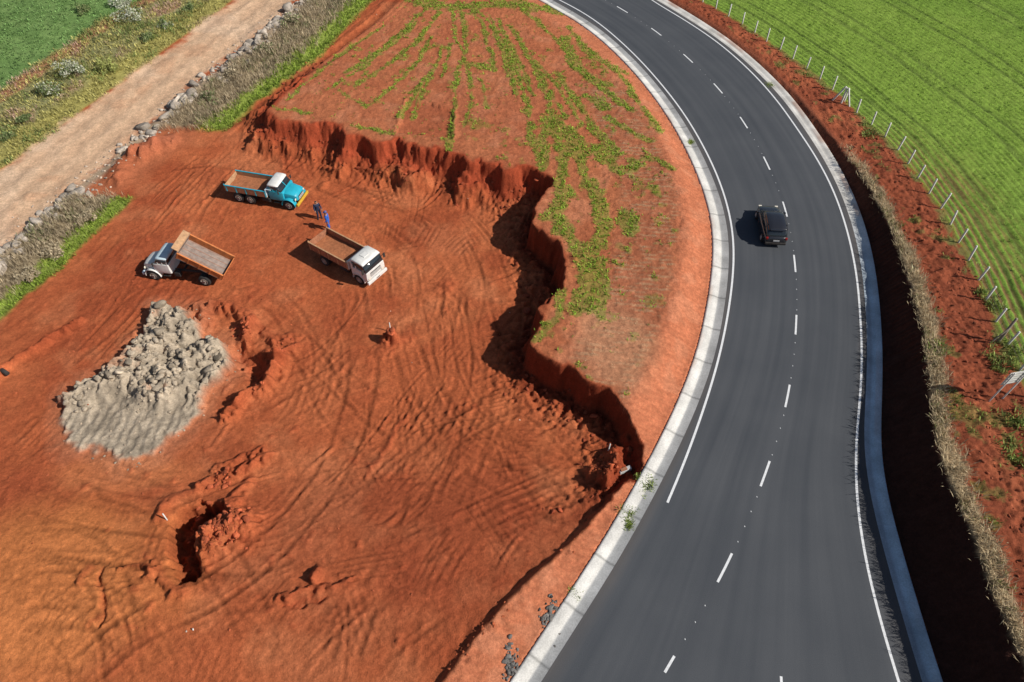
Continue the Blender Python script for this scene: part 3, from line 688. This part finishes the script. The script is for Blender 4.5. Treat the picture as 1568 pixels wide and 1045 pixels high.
def box(name,parent,x0,x1,y0,y1,z0,z1,mat,bevel=.02,top=(0,0,0),**k):
    a,b_,c=top
    v=[(x0,y0,z0),(x1,y0,z0),(x1,y1,z0),(x0,y1,z0),(x0+a,y0+c,z1),(x1-b_,y0+c,z1),(x1-b_,y1-c,z1),(x0+a,y1-c,z1)]
    return part(name,parent,v,BF,mat,bevel,**k)
def lathe(name,parent,prof,mat,loc,n=28):
    V=[];F_=[]
    for i in range(n):
        a=2*math.pi*i/n
        for (r,w) in prof: V.append((r*math.cos(a),w,r*math.sin(a)))
    k=len(prof)
    for i in range(n):
        for j in range(k-1): F_.append((i*k+j,((i+1)%n)*k+j,((i+1)%n)*k+j+1,i*k+j+1))
    F_.append([i*k for i in range(n)]); F_.append([i*k+k-1 for i in range(n)])
    return part(name,parent,V,F_,mat,0,True,loc=loc)
def loft(name,parent,stations,mat,bevel=0,sub=0,**k):
    V=[];F_=[]; n=len(stations[0][1])
    for x,r in stations:
        for (y_,z_) in r: V.append((x,y_,z_))
    for i in range(len(stations)-1):
        for j in range(n): F_.append((i*n+j,i*n+(j+1)%n,(i+1)*n+(j+1)%n,(i+1)*n+j))
    F_.append(list(range(n))); F_.append([(len(stations)-1)*n+j for j in range(n)])
    o=part(name,parent,V,F_,mat,bevel,True,**k)
    if sub: m=o.modifiers.new('s','SUBSURF'); m.levels=sub; m.render_levels=sub
    return o
def ring(w,zb_,zt,cr=.75): 
    h=[(w*.85,zb_),(w,zb_+.12*(zt-zb_)),(w,zb_+.6*(zt-zb_)),(w*.97,zt-.12*(zt-zb_)),(w*cr,zt)]
    return h+[(-a,b_) for a,b_ in h[::-1]]
tyre=simple('tyre_rubber',(.03,.028,.027),.9,var=.3); rim_m=simple('wheel_rim',(.35,.30,.26),.6,var=.3)
glass=simple('dark_glass',(.02,.025,.03),.08,var=.2,spec=.8); black=simple('chassis_black',(.035,.03,.028),.8,var=.4)
white=simple('white_truck_paint',(.70,.69,.66),.45,var=.16,scale=2.5,spec=.4); turq=simple('turquoise_paint',(.02,.36,.48),.4,var=.18,scale=3,spec=.5)
pale=simple('pale_blue_paint',(.52,.64,.70),.45,var=.2,scale=2.5); orange=simple('orange_dump_paint',(.55,.18,.055),.7,var=.4,scale=3,bump=.3)
rust=simple('rusty_brown_boards',(.35,.15,.08),.85,var=.45,scale=4,bump=.4); tanm=simple('dusty_tan_boards',(.48,.28,.15),.85,var=.35,scale=4,bump=.3)
greyin=simple('worn_bed_steel',(.26,.20,.17),.8,var=.4,scale=3,bump=.3); soilm=simple('soil_residue',(.38,.14,.06),.95,var=.4,scale=5,bump=.8)
lamp_m=simple('lamp_lens',(.7,.65,.55),.2,var=.1); redl=simple('red_lens',(.30,.015,.012),.3,var=.1); yel=simple('yellow_paint',(.62,.38,.04),.5,var=.2); steel=simple('galvanised_steel',(.4,.4,.4),.5,.6,var=.2)
def wheel(parent,x,y,r=.5,w=.28,dual=False,rimm=rim_m):
    sgn=1 if y>0 else -1
    for k in range(2 if dual else 1):
        yy=y-sgn*k*(w+.03)
        lathe('tyre',parent,[(r*.55,-w/2),(r*.9,-w/2),(r*.98,-w*.42),(r,-w*.3),(r,w*.3),(r*.98,w*.42),(r*.9,w/2),(r*.55,w/2)],tyre,(x,yy,r))
    lathe('wheel_rim',parent,[(.02,sgn*.02),(r*.25,sgn*.05),(r*.3,0),(r*.5,sgn*(-.03)),(r*.56,sgn*.015),(r*.6,0)],rimm,(x,y+sgn*(w/2+.004),r),20)
def fender(parent,x,y,r,w,mat):
    V=[];F_=[];n=12
    for i in range(n+1):
        a=math.radians(-5+190*i/n)
        for rr in (r,r+.04):
            for s_ in (-w/2,w/2): V.append((x+rr*math.cos(a),y+s_,.5+rr*math.sin(a)))
    for i in range(n):
        q=i*4
        for a,b_ in ((0,1),(1,3),(3,2),(2,0)): F_.append((q+a,q+b_,q+4+b_,q+4+a))
    F_+= [(0,1,3,2),(n*4,n*4+1,n*4+3,n*4+2)]
    part('fender',parent,V,F_,mat,.01,True)
def dumpbed(parent,x0,x1,hw,z0,hs,side,inner,frame,load=True,guard=True,guardm=None,tilt=0,ribs=5,openend=False):
    piv=bpy.data.objects.new('dump_bed',None); coll.objects.link(piv); piv.parent=parent; piv.location=(x0+.35,0,z0); piv.rotation_euler=(0,-tilt,0)
    X0=x0-(x0+.35); X1=x1-(x0+.35); th=.05
    box('bed_floor',piv,X0,X1,-hw,hw,0,.07,inner,.01)
    for s_ in (-1,1):
        a,b_=sorted((s_*hw,s_*(hw-th))); box('bed_side',piv,X0+.003,X1-.06,a,b_,.072,hs,side,.008)
        a,b_=sorted((s_*(hw-th-.002),s_*(hw-th-.02))); box('bed_side_liner',piv,X0+.01,X1-.07,a,b_,.075,hs-.03,inner if inner is not greyin else side,.0)
        a,b_=sorted((s_*(hw-.07),s_*(hw+.05))); box('top_rail',piv,X0,X1,a,b_,hs+.002,hs+.06,frame,.01)
        for i in range(ribs):
            xx=X0+.1+(X1-X0-.25)*i/(ribs-1); a,b_=sorted((s_*(hw+.002),s_*(hw+.06))); box('side_rib',piv,xx,xx+.08,a,b_,.05,hs-.002,frame,.008)
    for i in range(5):
        yy=-hw+.15+i*(2*hw-.3)/4; box('floor_board_joint',piv,X0+.02,X1-.08,yy-.015,yy+.015,.071,.085,rust,0)
    box('bed_front',piv,X1-.055,X1,-hw,hw,.072,hs+.25,frame if guardm is None else guardm,.01)
    box('bed_front_liner',piv,X1-.075,X1-.058,-hw+.07,hw-.07,.075,hs+.1,inner,0)
    if not openend: box('tailgate',piv,X0-.06,X0-.004,-hw,hw,.02,hs-.02,side,.01)
    for s_ in (-1,1):
        a,b_=sorted((s_*(hw-.09),s_*hw)); box('corner_post',piv,X0-.065,X0+.0,a,b_,hs,hs+.12,frame,.01)
    if guard:
        gm=guardm or frame
        box('cab_guard',piv,X1+.002,X1+.5,-hw*.95,hw*.95,hs+.2,hs+.25,gm,.01)
    if load:
        V=[];F_=[];nx_,ny_=16,10
        for i in range(nx_):
            for j in range(ny_):
                xx=X0+.03+(X1-.1-X0-.03)*i/(nx_-1); yy=-(hw-.08)+2*(hw-.08)*j/(ny_-1)
                V.append((xx,yy,.09+max(0,.13*float(vn(np.array(xx*2.2+x0*7),np.array(yy*2.2),3))-.03)+.1*(abs(j-4.5)>3.4)))
        for i in range(nx_-1):
            for j in range(ny_-1): q=i*ny_+j; F_.append((q,q+1,q+ny_+1,q+ny_))
        part('soil_residue',piv,V,F_,soilm if load is True else load,0,True)
    for s_ in (-1,1):
        a,b_=sorted((s_*.42,s_*.32)); box('bed_subframe',piv,X0+.2,X1-.1,a,b_,-.16,-.004,black,.01)
    return piv
def chassis(e,x0,x1,zc=.72):
    for s_ in (-1,1):
        a,b_=sorted((s_*.46,s_*.36)); box('chassis_rail',e,x0,x1,a,b_,zc,zc+.2,black,.01)
    for xx in np.linspace(x0+.3,x1-.3,5): box('cross_member',e,xx,xx+.1,-.355,.355,zc+.03,zc+.17,black,0)
def bonnet_truck(e,paint,roofm,hoodm,bedside,bedin,frame,tilt=0,tandem=False,guardm=None,load=True,openend=False,bumper=None,x1=.55):
    chassis(e,-3.2,3.2)
    fx=2.45
    wheel(e,fx,.98,r=.5); wheel(e,fx,-.98,r=.5)
    for xx in ([-1.3,-2.45] if tandem else [-1.9]):
        wheel(e,xx,1.02,r=.5,dual=True); wheel(e,xx,-1.02,r=.5,dual=True); box('rear_axle',e,xx-.12,xx+.12,-.8,.8,.4,.62,black,.03)
    box('front_axle',e,fx-.08,fx+.08,-.85,.85,.42,.56,black,.02)
    cab=[(.75,ring(1.02,.85,1.75,.97)),(.8,ring(1.05,.8,1.8,.97)),(1.7,ring(1.05,.8,1.8,.97)),(2.12,ring(1.0,.85,1.72,.95))]
    loft('cab_lower',e,cab,paint,.015)
    gl=[(.8,ring(.98,1.78,2.28,.9)),(1.62,ring(.98,1.78,2.28,.9)),(1.98,ring(.94,1.7,1.80,.95))]
    loft('cab_window_band',e,gl,glass)
    def rr(w,a,b_): return [(w*.98,a),(w,(a+b_)/2),(w*.9,b_-.03),(w*.6,b_),(-w*.6,b_),(-w*.9,b_-.03),(-w,(a+b_)/2),(-w*.98,a)]
    loft('cab_roof',e,[(.72,rr(.9,2.26,2.38)),(.85,rr(.98,2.26,2.45)),(1.4,rr(.98,2.26,2.46)),(1.66,rr(.95,2.26,2.40)),(1.74,rr(.88,2.25,2.31))],roofm,0)
    for s_ in (-1,1):
        for xx in (.78,1.18,1.55):
            part('window_pillar',e,[(xx,s_*1.0,1.76),(xx+.08,s_*1.0,1.76),(xx+.08,s_*.9,2.3),(xx,s_*.9,2.3),(xx,s_*1.02,1.76),(xx+.08,s_*1.02,1.76),(xx+.08,s_*.93,2.3),(xx,s_*.93,2.3)],BF,paint)
        box('mirror',e,1.85,1.9,s_*1.22-.08,s_*1.22+.08,1.75,2.1,black,.01); box('mirror_arm',e,1.83,1.87,min(s_*.98,s_*1.22),max(s_*.98,s_*1.22),2.0,2.03,black,0)
        fender(e,fx,s_*.92,.62,.42,hoodm)
        box('step',e,1.0,1.6,min(s_*.85,s_*1.05),max(s_*.85,s_*1.05),.55,.6,black,.01)
        lathe('headlight',e,[(.02,-.03),(.12,-.03),(.13,.02),(.02,.04)],lamp_m,(3.1,s_*.78,1.05)).rotation_euler=(0,0,-math.pi/2)
    part('windshield_divider',e,[(1.64,-.03,2.27),(1.64,.03,2.27),(2.02,.03,1.8),(2.02,-.03,1.8),(1.66,-.03,2.29),(1.66,.03,2.29),(2.04,.03,1.82),(2.04,-.03,1.82)],BF,paint)
    loft('hood',e,[(2.0,ring(.86,.8,1.72,.55)),(2.5,ring(.80,.8,1.64,.5)),(3.0,ring(.72,.8,1.5,.45)),(3.18,ring(.66,.82,1.35,.4)),(3.24,ring(.55,.88,1.2,.4))],hoodm,.01)
    box('grille',e,3.2,3.27,-.42,.42,.85,1.22,black,.02)
    for zz in (.9,1.0,1.1): box('grille_bar',e,3.271,3.285,-.44,.44,zz,zz+.035,roofm,0)
    box('bumper',e,3.22,3.38,-1.08,1.08,.5,.75,bumper or roofm,.03)
    lathe('fuel_tank',e,[(.02,-.4),(.28,-.4),(.28,.4),(.02,.4)],black,(.35,-.85,.75)).rotation_euler=(0,0,math.pi/2)
    box('battery_box',e,.15,.6,.6,.95,.55,.95,black,.02)
    dumpbed(e,-3.5,x1,1.12,1.06,.62,bedside,bedin,frame,load=load,guardm=guardm,tilt=tilt,openend=openend)
    if tilt:
        part('hoist_cylinder',e,[(-.9,-.07,.9),(-.9,.07,.9),(-.76,.07,.9),(-.76,-.07,.9),(-1.15,-.05,2.2),(-1.15,.05,2.2),(-1.05,.05,2.2),(-1.05,-.05,2.2)],BF,steel)
    for s_ in (-1,1): box('tail_light',e,-3.25,-3.2,s_*.75-.1,s_*.75+.1,.72,.82,redl,.01)
def cabover_truck(e,paint,bedside,bedin,frame):
    chassis(e,-3.1,3.0); fx=2.15
    wheel(e,fx,.98); wheel(e,fx,-.98)
    wheel(e,-1.8,1.02,dual=True); wheel(e,-1.8,-1.02,dual=True); box('rear_axle',e,-1.92,-1.68,-.8,.8,.4,.62,black,.03)
    box('front_axle',e,fx-.08,fx+.08,-.85,.85,.42,.56,black,.02)
    loft('cab_lower',e,[(1.5,ring(1.08,.75,1.62,.97)),(2.9,ring(1.08,.75,1.62,.97)),(3.12,ring(1.05,.75,1.6,.97))],paint,.02)
    loft('cab_window_band',e,[(1.55,ring(1.04,1.6,2.3,.93)),(2.85,ring(1.04,1.6,2.3,.93)),(3.08,ring(1.02,1.58,1.66,.95))],glass)
    def rr(w,a,b_): return [(w*.98,a),(w,(a+b_)/2),(w*.92,b_-.03),(w*.6,b_),(-w*.6,b_),(-w*.92,b_-.03),(-w,(a+b_)/2),(-w*.98,a)]
    loft('cab_roof',e,[(1.46,rr(.98,2.28,2.4)),(1.6,rr(1.04,2.28,2.48)),(2.6,rr(1.04,2.28,2.48)),(2.88,rr(1.02,2.27,2.38))],paint)
    box('roof_hatch',e,1.9,2.4,-.3,.3,2.49,2.53,paint,.01)
    box('cab_back',e,1.44,1.54,-1.06,1.06,.8,2.28,paint,.01)
    for s_ in (-1,1):
        for xx in (1.55,1.95,2.75):
            part('window_pillar',e,[(xx,s_*1.04,1.6),(xx+.12,s_*1.04,1.6),(xx+.1,s_*.97,2.3),(xx,s_*.97,2.3),(xx,s_*1.075,1.6),(xx+.12,s_*1.075,1.6),(xx+.1,s_*1.0,2.3),(xx,s_*1.0,2.3)],BF,paint)
        box('mirror',e,3.0,3.06,s_*1.28-.1,s_*1.28+.1,1.7,2.15,black,.01); box('mirror_arm',e,3.0,3.04,min(s_*1.0,s_*1.28),max(s_*1.0,s_*1.28),2.05,2.08,black,0)
        fender(e,fx,s_*.95,.62,.36,paint)
        box('headlight',e,3.14,3.17,s_*.78-.14,s_*.78+.14,.82,1.0,lamp_m,.01)
        box('wiper',e,3.06,3.08,s_*.4-.25,s_*.4+.2,1.68,1.7,black,0)
    box('grille',e,3.122,3.15,-.6,.6,1.02,1.4,black,.01)
    for zz in (1.08,1.18,1.28): box('grille_bar',e,3.151,3.165,-.62,.62,zz,zz+.04,paint,0)
    box('bumper',e,3.1,3.28,-1.12,1.12,.45,.74,paint,.03); box('plate',e,3.281,3.29,-.2,.2,.53,.66,greyin,0)
    lathe('fuel_tank',e,[(.02,-.4),(.28,-.4),(.28,.4),(.02,.4)],black,(.5,-.85,.75)).rotation_euler=(0,0,math.pi/2)
    lathe('air_intake',e,[(.02,-.5),(.09,-.5),(.09,.5),(.02,.5)],black,(1.36,.85,1.7)).rotation_euler=(math.pi/2,0,0)
    dumpbed(e,-3.3,1.2,1.12,1.06,.78,bedside,bedin,frame,guard=True,guardm=white)
    for s_ in (-1,1): box('tail_light',e,-3.15,-3.1,s_*.75-.1,s_*.75+.1,.72,.82,redl,.01)

def place(px0,px1,z=zb):
    a=np.array(S(*px0,z)); b_=np.array(S(*px1,z)); c=(a+b_)/2; d=b_-a
    gz=float(np.mean(zat(np.array([a[0],b_[0],c[0]]),np.array([a[1],b_[1],c[1]]))))
    return c,math.atan2(d[1],d[0]),gz,np.hypot(*d)
c,rz,gz,L=place((364,296),(466,313)); e=empty('dump_truck',(c[0],c[1],gz-.0),rz,.9)
bonnet_truck(e,turq,white,turq,tanm,tanm,turq,tandem=True,guardm=pale,bumper=yel,load=True)
c,rz,gz,L=place((348,426),(236,414)); e=empty('dump_truck',(c[0],c[1],gz-.0),rz,.9)
bonnet_truck(e,white,pale,white,orange,greyin,orange,tilt=math.radians(33),guardm=tanm,load=False,x1=.2)
c,rz,gz,L=place((500,388),(574,428)); e=empty('dump_truck',(c[0],c[1],gz-.0),rz,.88)
cabover_truck(e,white,rust,rust,tanm)

# ------------------------------------------------------------------ car
carp=simple('black_car_paint',(.018,.018,.022),.25,var=.15,spec=.6,coat=.8); plate=simple('plate_grey',(.5,.5,.5),.5)
c=S(1178,352); e=empty('hatchback_car',(c[0],c[1],0.004),math.radians(88)-0.05,1.0)
def cr(w,a,b_,k=.8): h=[(w*.9,a),(w,a+.12),(w*1.0,(a+b_)/2),(w*.96,b_-.05),(w*k,b_)]; return h+[(-p,q) for p,q in h[::-1]]
loft('car_body',e,[(-2.0,cr(.70,.38,.78)),(-1.93,cr(.80,.27,.93)),(-1.5,cr(.86,.22,.98)),(-.4,cr(.88,.2,.97)),(.8,cr(.87,.2,.95)),(1.4,cr(.85,.22,.90)),(1.8,cr(.78,.26,.80)),(1.98,cr(.66,.32,.66)),(2.04,cr(.5,.38,.55))],carp,0,1)
def cg(w,a,b_): return [(w,a),(w*.93,a+(b_-a)*.5),(w*.84,b_-.03),(w*.7,b_),(-w*.7,b_),(-w*.84,b_-.03),(-w*.93,a+(b_-a)*.5),(-w,a)]
loft('car_windows',e,[(-1.82,cg(.76,.9,.98)),(-1.5,cg(.8,.9,1.36)),(-1.1,cg(.82,.9,1.46)),(-.2,cg(.82,.9,1.5)),(.25,cg(.81,.9,1.44)),(.7,cg(.79,.9,1.2)),(1.12,cg(.76,.88,.95))],glass)
def ro(w,b_): return [(w*.84,b_-.035),(w*.7,b_+.012),(w*.3,b_+.03),(-w*.3,b_+.03),(-w*.7,b_+.012),(-w*.84,b_-.035),(-w*.6,b_-.05),(w*.6,b_-.05)]
loft('car_roof',e,[(-1.6,ro(.81,1.34)),(-1.5,ro(.82,1.38)),(-1.1,ro(.84,1.47)),(-.2,ro(.84,1.51)),(.2,ro(.83,1.46)),(.28,ro(.81,1.43))],carp)
for s_ in (-1,1):
    for xx in (-.25,-1.15): part('door_pillar',e,[(xx,s_*.83,.94),(xx+.09,s_*.83,.94),(xx+.07,s_*.705,1.47),(xx,s_*.705,1.47),(xx,s_*.80,.94),(xx+.09,s_*.80,.94),(xx+.07,s_*.68,1.47),(xx,s_*.68,1.47)],BF,carp)
    box('tail_light',e,-1.985,-1.86,s_*.68-.08,s_*.68+.08,.74,.9,redl,.02)
    box('headlight',e,1.82,1.95,s_*.6-.12,s_*.6+.12,.62,.74,lamp_m,.02)
    box('wing_mirror',e,.72,.86,s_*.96-.09,s_*.96+.09,.93,1.05,carp,.03)
    for xx in (-1.28,1.28): wheel(e,xx,s_*.79,r=.31,w=.2,rimm=steel)
box('number_plate',e,-2.03,-2.0,-.22,.22,.6,.72,plate,.005); box('rear_bumper',e,-2.06,-1.9,-.74,.74,.32,.5,black,.03)
box('rear_spoiler',e,-1.72,-1.55,-.55,.55,1.36,1.39,carp,.01)

# ------------------------------------------------------------------ people
skin=simple('skin',(.36,.19,.12),.6,var=.1); navy=simple('navy_clothes',(.02,.03,.07),.85,var=.3); blue=simple('blue_overalls',(.03,.13,.55),.8,var=.2); boot=simple('boots',(.02,.018,.016),.7)
hatw=simple('cap_cloth',(.10,.12,.3),.7); hair=simple('dark_hair',(.02,.014,.01),.8)
def person(name,px,py,rz,shirt,trouser,hat,arm=0):
    c=S(px,py,zb); gz=float(zat(np.array([c[0]]),np.array([c[1]]))[0])
    vs=[];ed=[];rad=[];roots=[]
    def v(p,r,par=None,root=False):
        vs.append(p); rad.append(r*(1.32 if r>.015 else 1.1)); 
        if par is not None: ed.append((par,len(vs)-1))
        if root: roots.append(len(vs)-1)
        return len(vs)-1
    pel=v((0,0,.96),.135,root=True); sp1=v((.0,0,1.14),.125,pel); ch=v((.01,0,1.33),.15,sp1); uc=v((0,0,1.43),.12,ch); nk=v((.01,0,1.52),.055,uc); jw=v((.03,0,1.59),.07,nk); hd=v((.02,0,1.67),.088,jw); v((.01,0,1.745),.068,hd)
    for s_ in (-1,1):
        sh=v((0,s_*.19,1.42),.068,uc); el=v((-.02+arm*.1,s_*.27,1.14),.047,sh); wr=v((.1+arm*.15,s_*.26,.92+arm*.12),.032,el); hn=v((.13+arm*.18,s_*.26,.86+arm*.12),.03,wr)
        hx,hy,hz=vs[hn]
        for k,(ln) in enumerate((.075,.085,.08,.06)):
            f0=v((hx,hy+(k-1.5)*.018,hz-.01),.009,root=True); f1=v((hx+.012,hy+(k-1.5)*.02,hz-.05),.0085,f0); v((hx+.005,hy+(k-1.5)*.02,hz-.01-ln),.007,f1)
        f0=v((hx+.02,hy-s_*.01,hz+.02),.01,root=True); f1=v((hx+.05,hy-s_*.015,hz-.01),.009,f0); v((hx+.055,hy-s_*.015,hz-.035),.008,f1)
        hp=v((0,s_*.1,.9),.1,pel); kn=v((.03,s_*(.12+.02*s_),.5),.065,hp); an=v((-.01,s_*.14,.1),.047,kn); v((.06,s_*.15,.05),.045,an); v((.16,s_*.17,.035),.035,len(vs)-1)
    me=bpy.data.meshes.new('sk'); me.from_pydata(vs,ed,[]); ob=bpy.data.objects.new('sk',me); coll.objects.link(ob)
    bpy.context.view_layer.objects.active=ob; ob.modifiers.new('skin','SKIN')
    sv=me.skin_vertices[0].data
    for i,r in enumerate(rad): sv[i].radius=(r,r); sv[i].use_root=i in roots
    ms=ob.modifiers.new('s','SUBSURF'); ms.levels=2
    dg=bpy.context.evaluated_depsgraph_get(); m2=bpy.data.meshes.new_from_object(ob.evaluated_get(dg)); bpy.data.objects.remove(ob)
    e=empty(name,(c[0],c[1],gz-.01),rz)
    for m in (shirt,trouser,skin,boot,hair): m2.materials.append(m)
    for p in m2.polygons:
        q=p.center; p.use_smooth=True
        hand=abs(q.y)>.2 and q.z<(.94+arm*.12) and q.z>.7
        p.material_index=3 if q.z<.11 else 2 if hand else 1 if q.z<.97 and abs(q.y)<.24 else 0 if q.z<1.5 else (4 if (q.x<0.0 or q.z>1.72) and q.z>1.6 else 2)
    o=bpy.data.objects.new('body',m2); coll.objects.link(o); o.parent=e
    part('nose',e,[(.11,-.015,1.63),(.11,.015,1.63),(.105,0,1.69),(.14,0,1.64)],[(0,1,2),(0,1,3),(1,2,3),(2,0,3)],skin)
    for s_ in (-1,1):
        box('ear',e,.0,.035,s_*.098-.01,s_*.098+.01,1.63,1.69,skin,.005); box('eye',e,.103,.113,s_*.035-.012,s_*.035+.012,1.675,1.69,boot,.003)
    box('mouth',e,.1,.11,-.025,.025,1.598,1.608,navy,.002)
    if hat:
        lathe('cap',e,[(.02,-.02),(.12,-.02),(.12,.03),(.10,.08),(.05,.105),(.01,.11)],hat,(.015,0,1.74)).rotation_euler=(math.pi/2,0,0)
        box('cap_brim',e,.09,.2,-.08,.08,1.715,1.73,hat,.005)
person('worker',505,351,math.radians(190),blue,blue,hatw,arm=.4)
person('worker',490,335,math.radians(-60),navy,navy,None,arm=1.0)

# ------------------------------------------------------------------ fence, sign, stakes
post_m=simple('white_concrete_post',(.66,.64,.6),.85,var=.2); wire_m=simple('fence_wire',(.25,.25,.25),.5,.7)
fe=empty('wire_fence',(0,0,0),0)
s=np.r_[0,np.cumsum(np.hypot(*np.diff(fence,axis=0).T))]
tops=[];VV=[];FF=[];nv=0
def pole(x,y,z0_,h,r,lx=0,ly=0,taper=1.0):
    k=6; v=[]
    for i in range(k): a=i*2*math.pi/k+.5; v.append((x+r*math.cos(a),y+r*math.sin(a),z0_))
    for i in range(k): a=i*2*math.pi/k+.5; v.append((x+lx+r*taper*math.cos(a),y+ly+r*taper*math.sin(a),z0_+h))
    f=[(i,(i+1)%k,k+(i+1)%k,k+i) for i in range(k)]+[(k,k+1,k+2,k+3),(k,k+3,k+4,k+5)]
    return np.array(v),np.array(f)
for d in np.arange(1,s[-1],2.05):
    x=np.interp(d,s,fence[:,0])+rng.normal(0,.05); y=np.interp(d,s,fence[:,1]); z=float(zat(np.array([x]),np.array([y]))[0]); h=rng.uniform(1.15,1.35)
    lx,ly=rng.normal(0,.06,2)
    v,f=pole(x,y,z-.2,h+.2,.065,lx,ly); VV.append(v);FF.append(f+nv);nv+=len(v); tops.append((x,y,z,h,lx,ly))
cst=S(1288,158,zr)
for dx,lx in ((-.6,.5),(.6,-.5),(0,0)):
    z=float(zat(np.array([cst[0]+dx]),np.array([cst[1]]))[0]); v,f=pole(cst[0]+dx,cst[1]-dx*.9,z-.1,1.6,.08,lx,-lx*.9); VV.append(v);FF.append(f+nv);nv+=len(v)
np_mesh('posts',np.vstack(VV),np.vstack(FF),post_m,parent=fe)
VV=[];FF=[];nv=0
for hh in (.3,.6,.9,1.12):
    for a,b_ in zip(tops[:-1],tops[1:]):
        q=[]
        for (x,y,z,h,lx,ly) in (a,b_):
            f_=hh/h; q+= [(x+lx*f_,y+ly*f_,z+hh-.006),(x+lx*f_,y+ly*f_,z+hh+.006),(x+lx*f_+.012,y+ly*f_,z+hh)]
        VV.append(np.array(q)); FF.append(np.array([(0,1,4,3),(1,2,5,4),(2,0,3,5)])+nv); nv+=6
np_mesh('wires',np.vstack(VV),np.vstack(FF),wire_m,parent=fe)
c=S(1527,525,zr); e=empty('wooden_post',(c[0],c[1],float(zat(np.array([c[0]]),np.array([c[1]]))[0])),0)
wood=simple('weathered_wood',(.28,.23,.18),.9,var=.3,scale=10,bump=.3)
v,f=pole(0,0,-.2,2.2,.09,.05,.1,.85); np_mesh('post_shaft',v,f,wood,parent=e); v,f=pole(-.7,-.2,-.1,1.4,.05,.7,.2,.9); np_mesh('brace',v,f,wood,parent=e)
c=S(1555,581,lambda a,b_:zr(a,b_)+2.0); gz=float(zat(np.array([c[0]]),np.array([c[1]]))[0])
e=empty('road_sign',(c[0],c[1],gz),math.radians(12))
for xx in (-.42,.42): v,f=pole(xx,0,-.2,2.75,.045); np_mesh('sign_post',v,f,post_m,parent=e)
box('sign_panel',e,-.62,.62,.06,.08,1.45,2.55,white,.004)
for k in range(5): box('sign_rail',e,-.6,.6,.03,.058,1.52+k*.22,1.55+k*.22,steel,.0)
for px,py,h in ((598,508,.9),(257,798,.7),(930,697,.7),(295,965,.15)):
    c=S(px,py,zb); gz=float(zat(np.array([c[0]]),np.array([c[1]]))[0]); e=empty('survey_stake',(c[0],c[1],gz-.1),0)
    v,f=pole(0,0,0,h+.1,.035,.04,.02); np_mesh('stake_shaft',v,f,post_m,parent=e)
c=S(8,572,zb); gz=float(zat(np.array([c[0]]),np.array([c[1]]))[0]); e=empty('drain_pipe',(c[0],c[1],gz+.15),math.radians(60))
lathe('pipe',e,[(.10,-.5),(.14,-.5),(.14,.5),(.10,.5),(.10,-.45)],black,(0,0,0))
c=S(963,697,zh); gz=float(zat(np.array([c[0]]),np.array([c[1]]))[0]); e=empty('concrete_block',(c[0],c[1],gz),.4)
box('block_body',e,-.4,.4,-.14,.14,-.05,.16,plate,.02,top=(.03,.03,.02)); box('block_cap',e,-.3,.1,-.1,.1,.161,.22,rust,.01)

# ------------------------------------------------------------------ light, world, camera
sd=Vector((.95,-.28,.80)).normalized()
sun=bpy.data.lights.new('sun','SUN'); sun.energy=5.0; sun.angle=math.radians(.53); sun.color=(1,.95,.87)
so=bpy.data.objects.new('sun',sun); coll.objects.link(so); so.rotation_euler=sd.to_track_quat('Z','Y').to_euler()
w=bpy.data.worlds.new('World'); scene.world=w; w.use_nodes=True; nt=w.node_tree
sk=nt.nodes.new('ShaderNodeTexSky'); sk.sky_type='NISHITA'; sk.sun_disc=False; sk.sun_elevation=math.asin(sd.z); sk.sun_rotation=math.atan2(sd.x,sd.y)
bg=nt.nodes['Background']; bg.inputs['Strength'].default_value=.065; nt.links.new(sk.outputs['Color'],bg.inputs['Color'])
cam=bpy.data.cameras.new('camera'); cam.lens=24; cam.sensor_width=36; cam.clip_end=3000
co=bpy.data.objects.new('camera',cam); coll.objects.link(co); co.location=(0,0,H); co.rotation_euler=(math.pi/2-P,0,0); scene.camera=co
scene.view_settings.view_transform='Standard'; scene.view_settings.look='None'; scene.view_settings.exposure=0
print('verts',NX*NY)
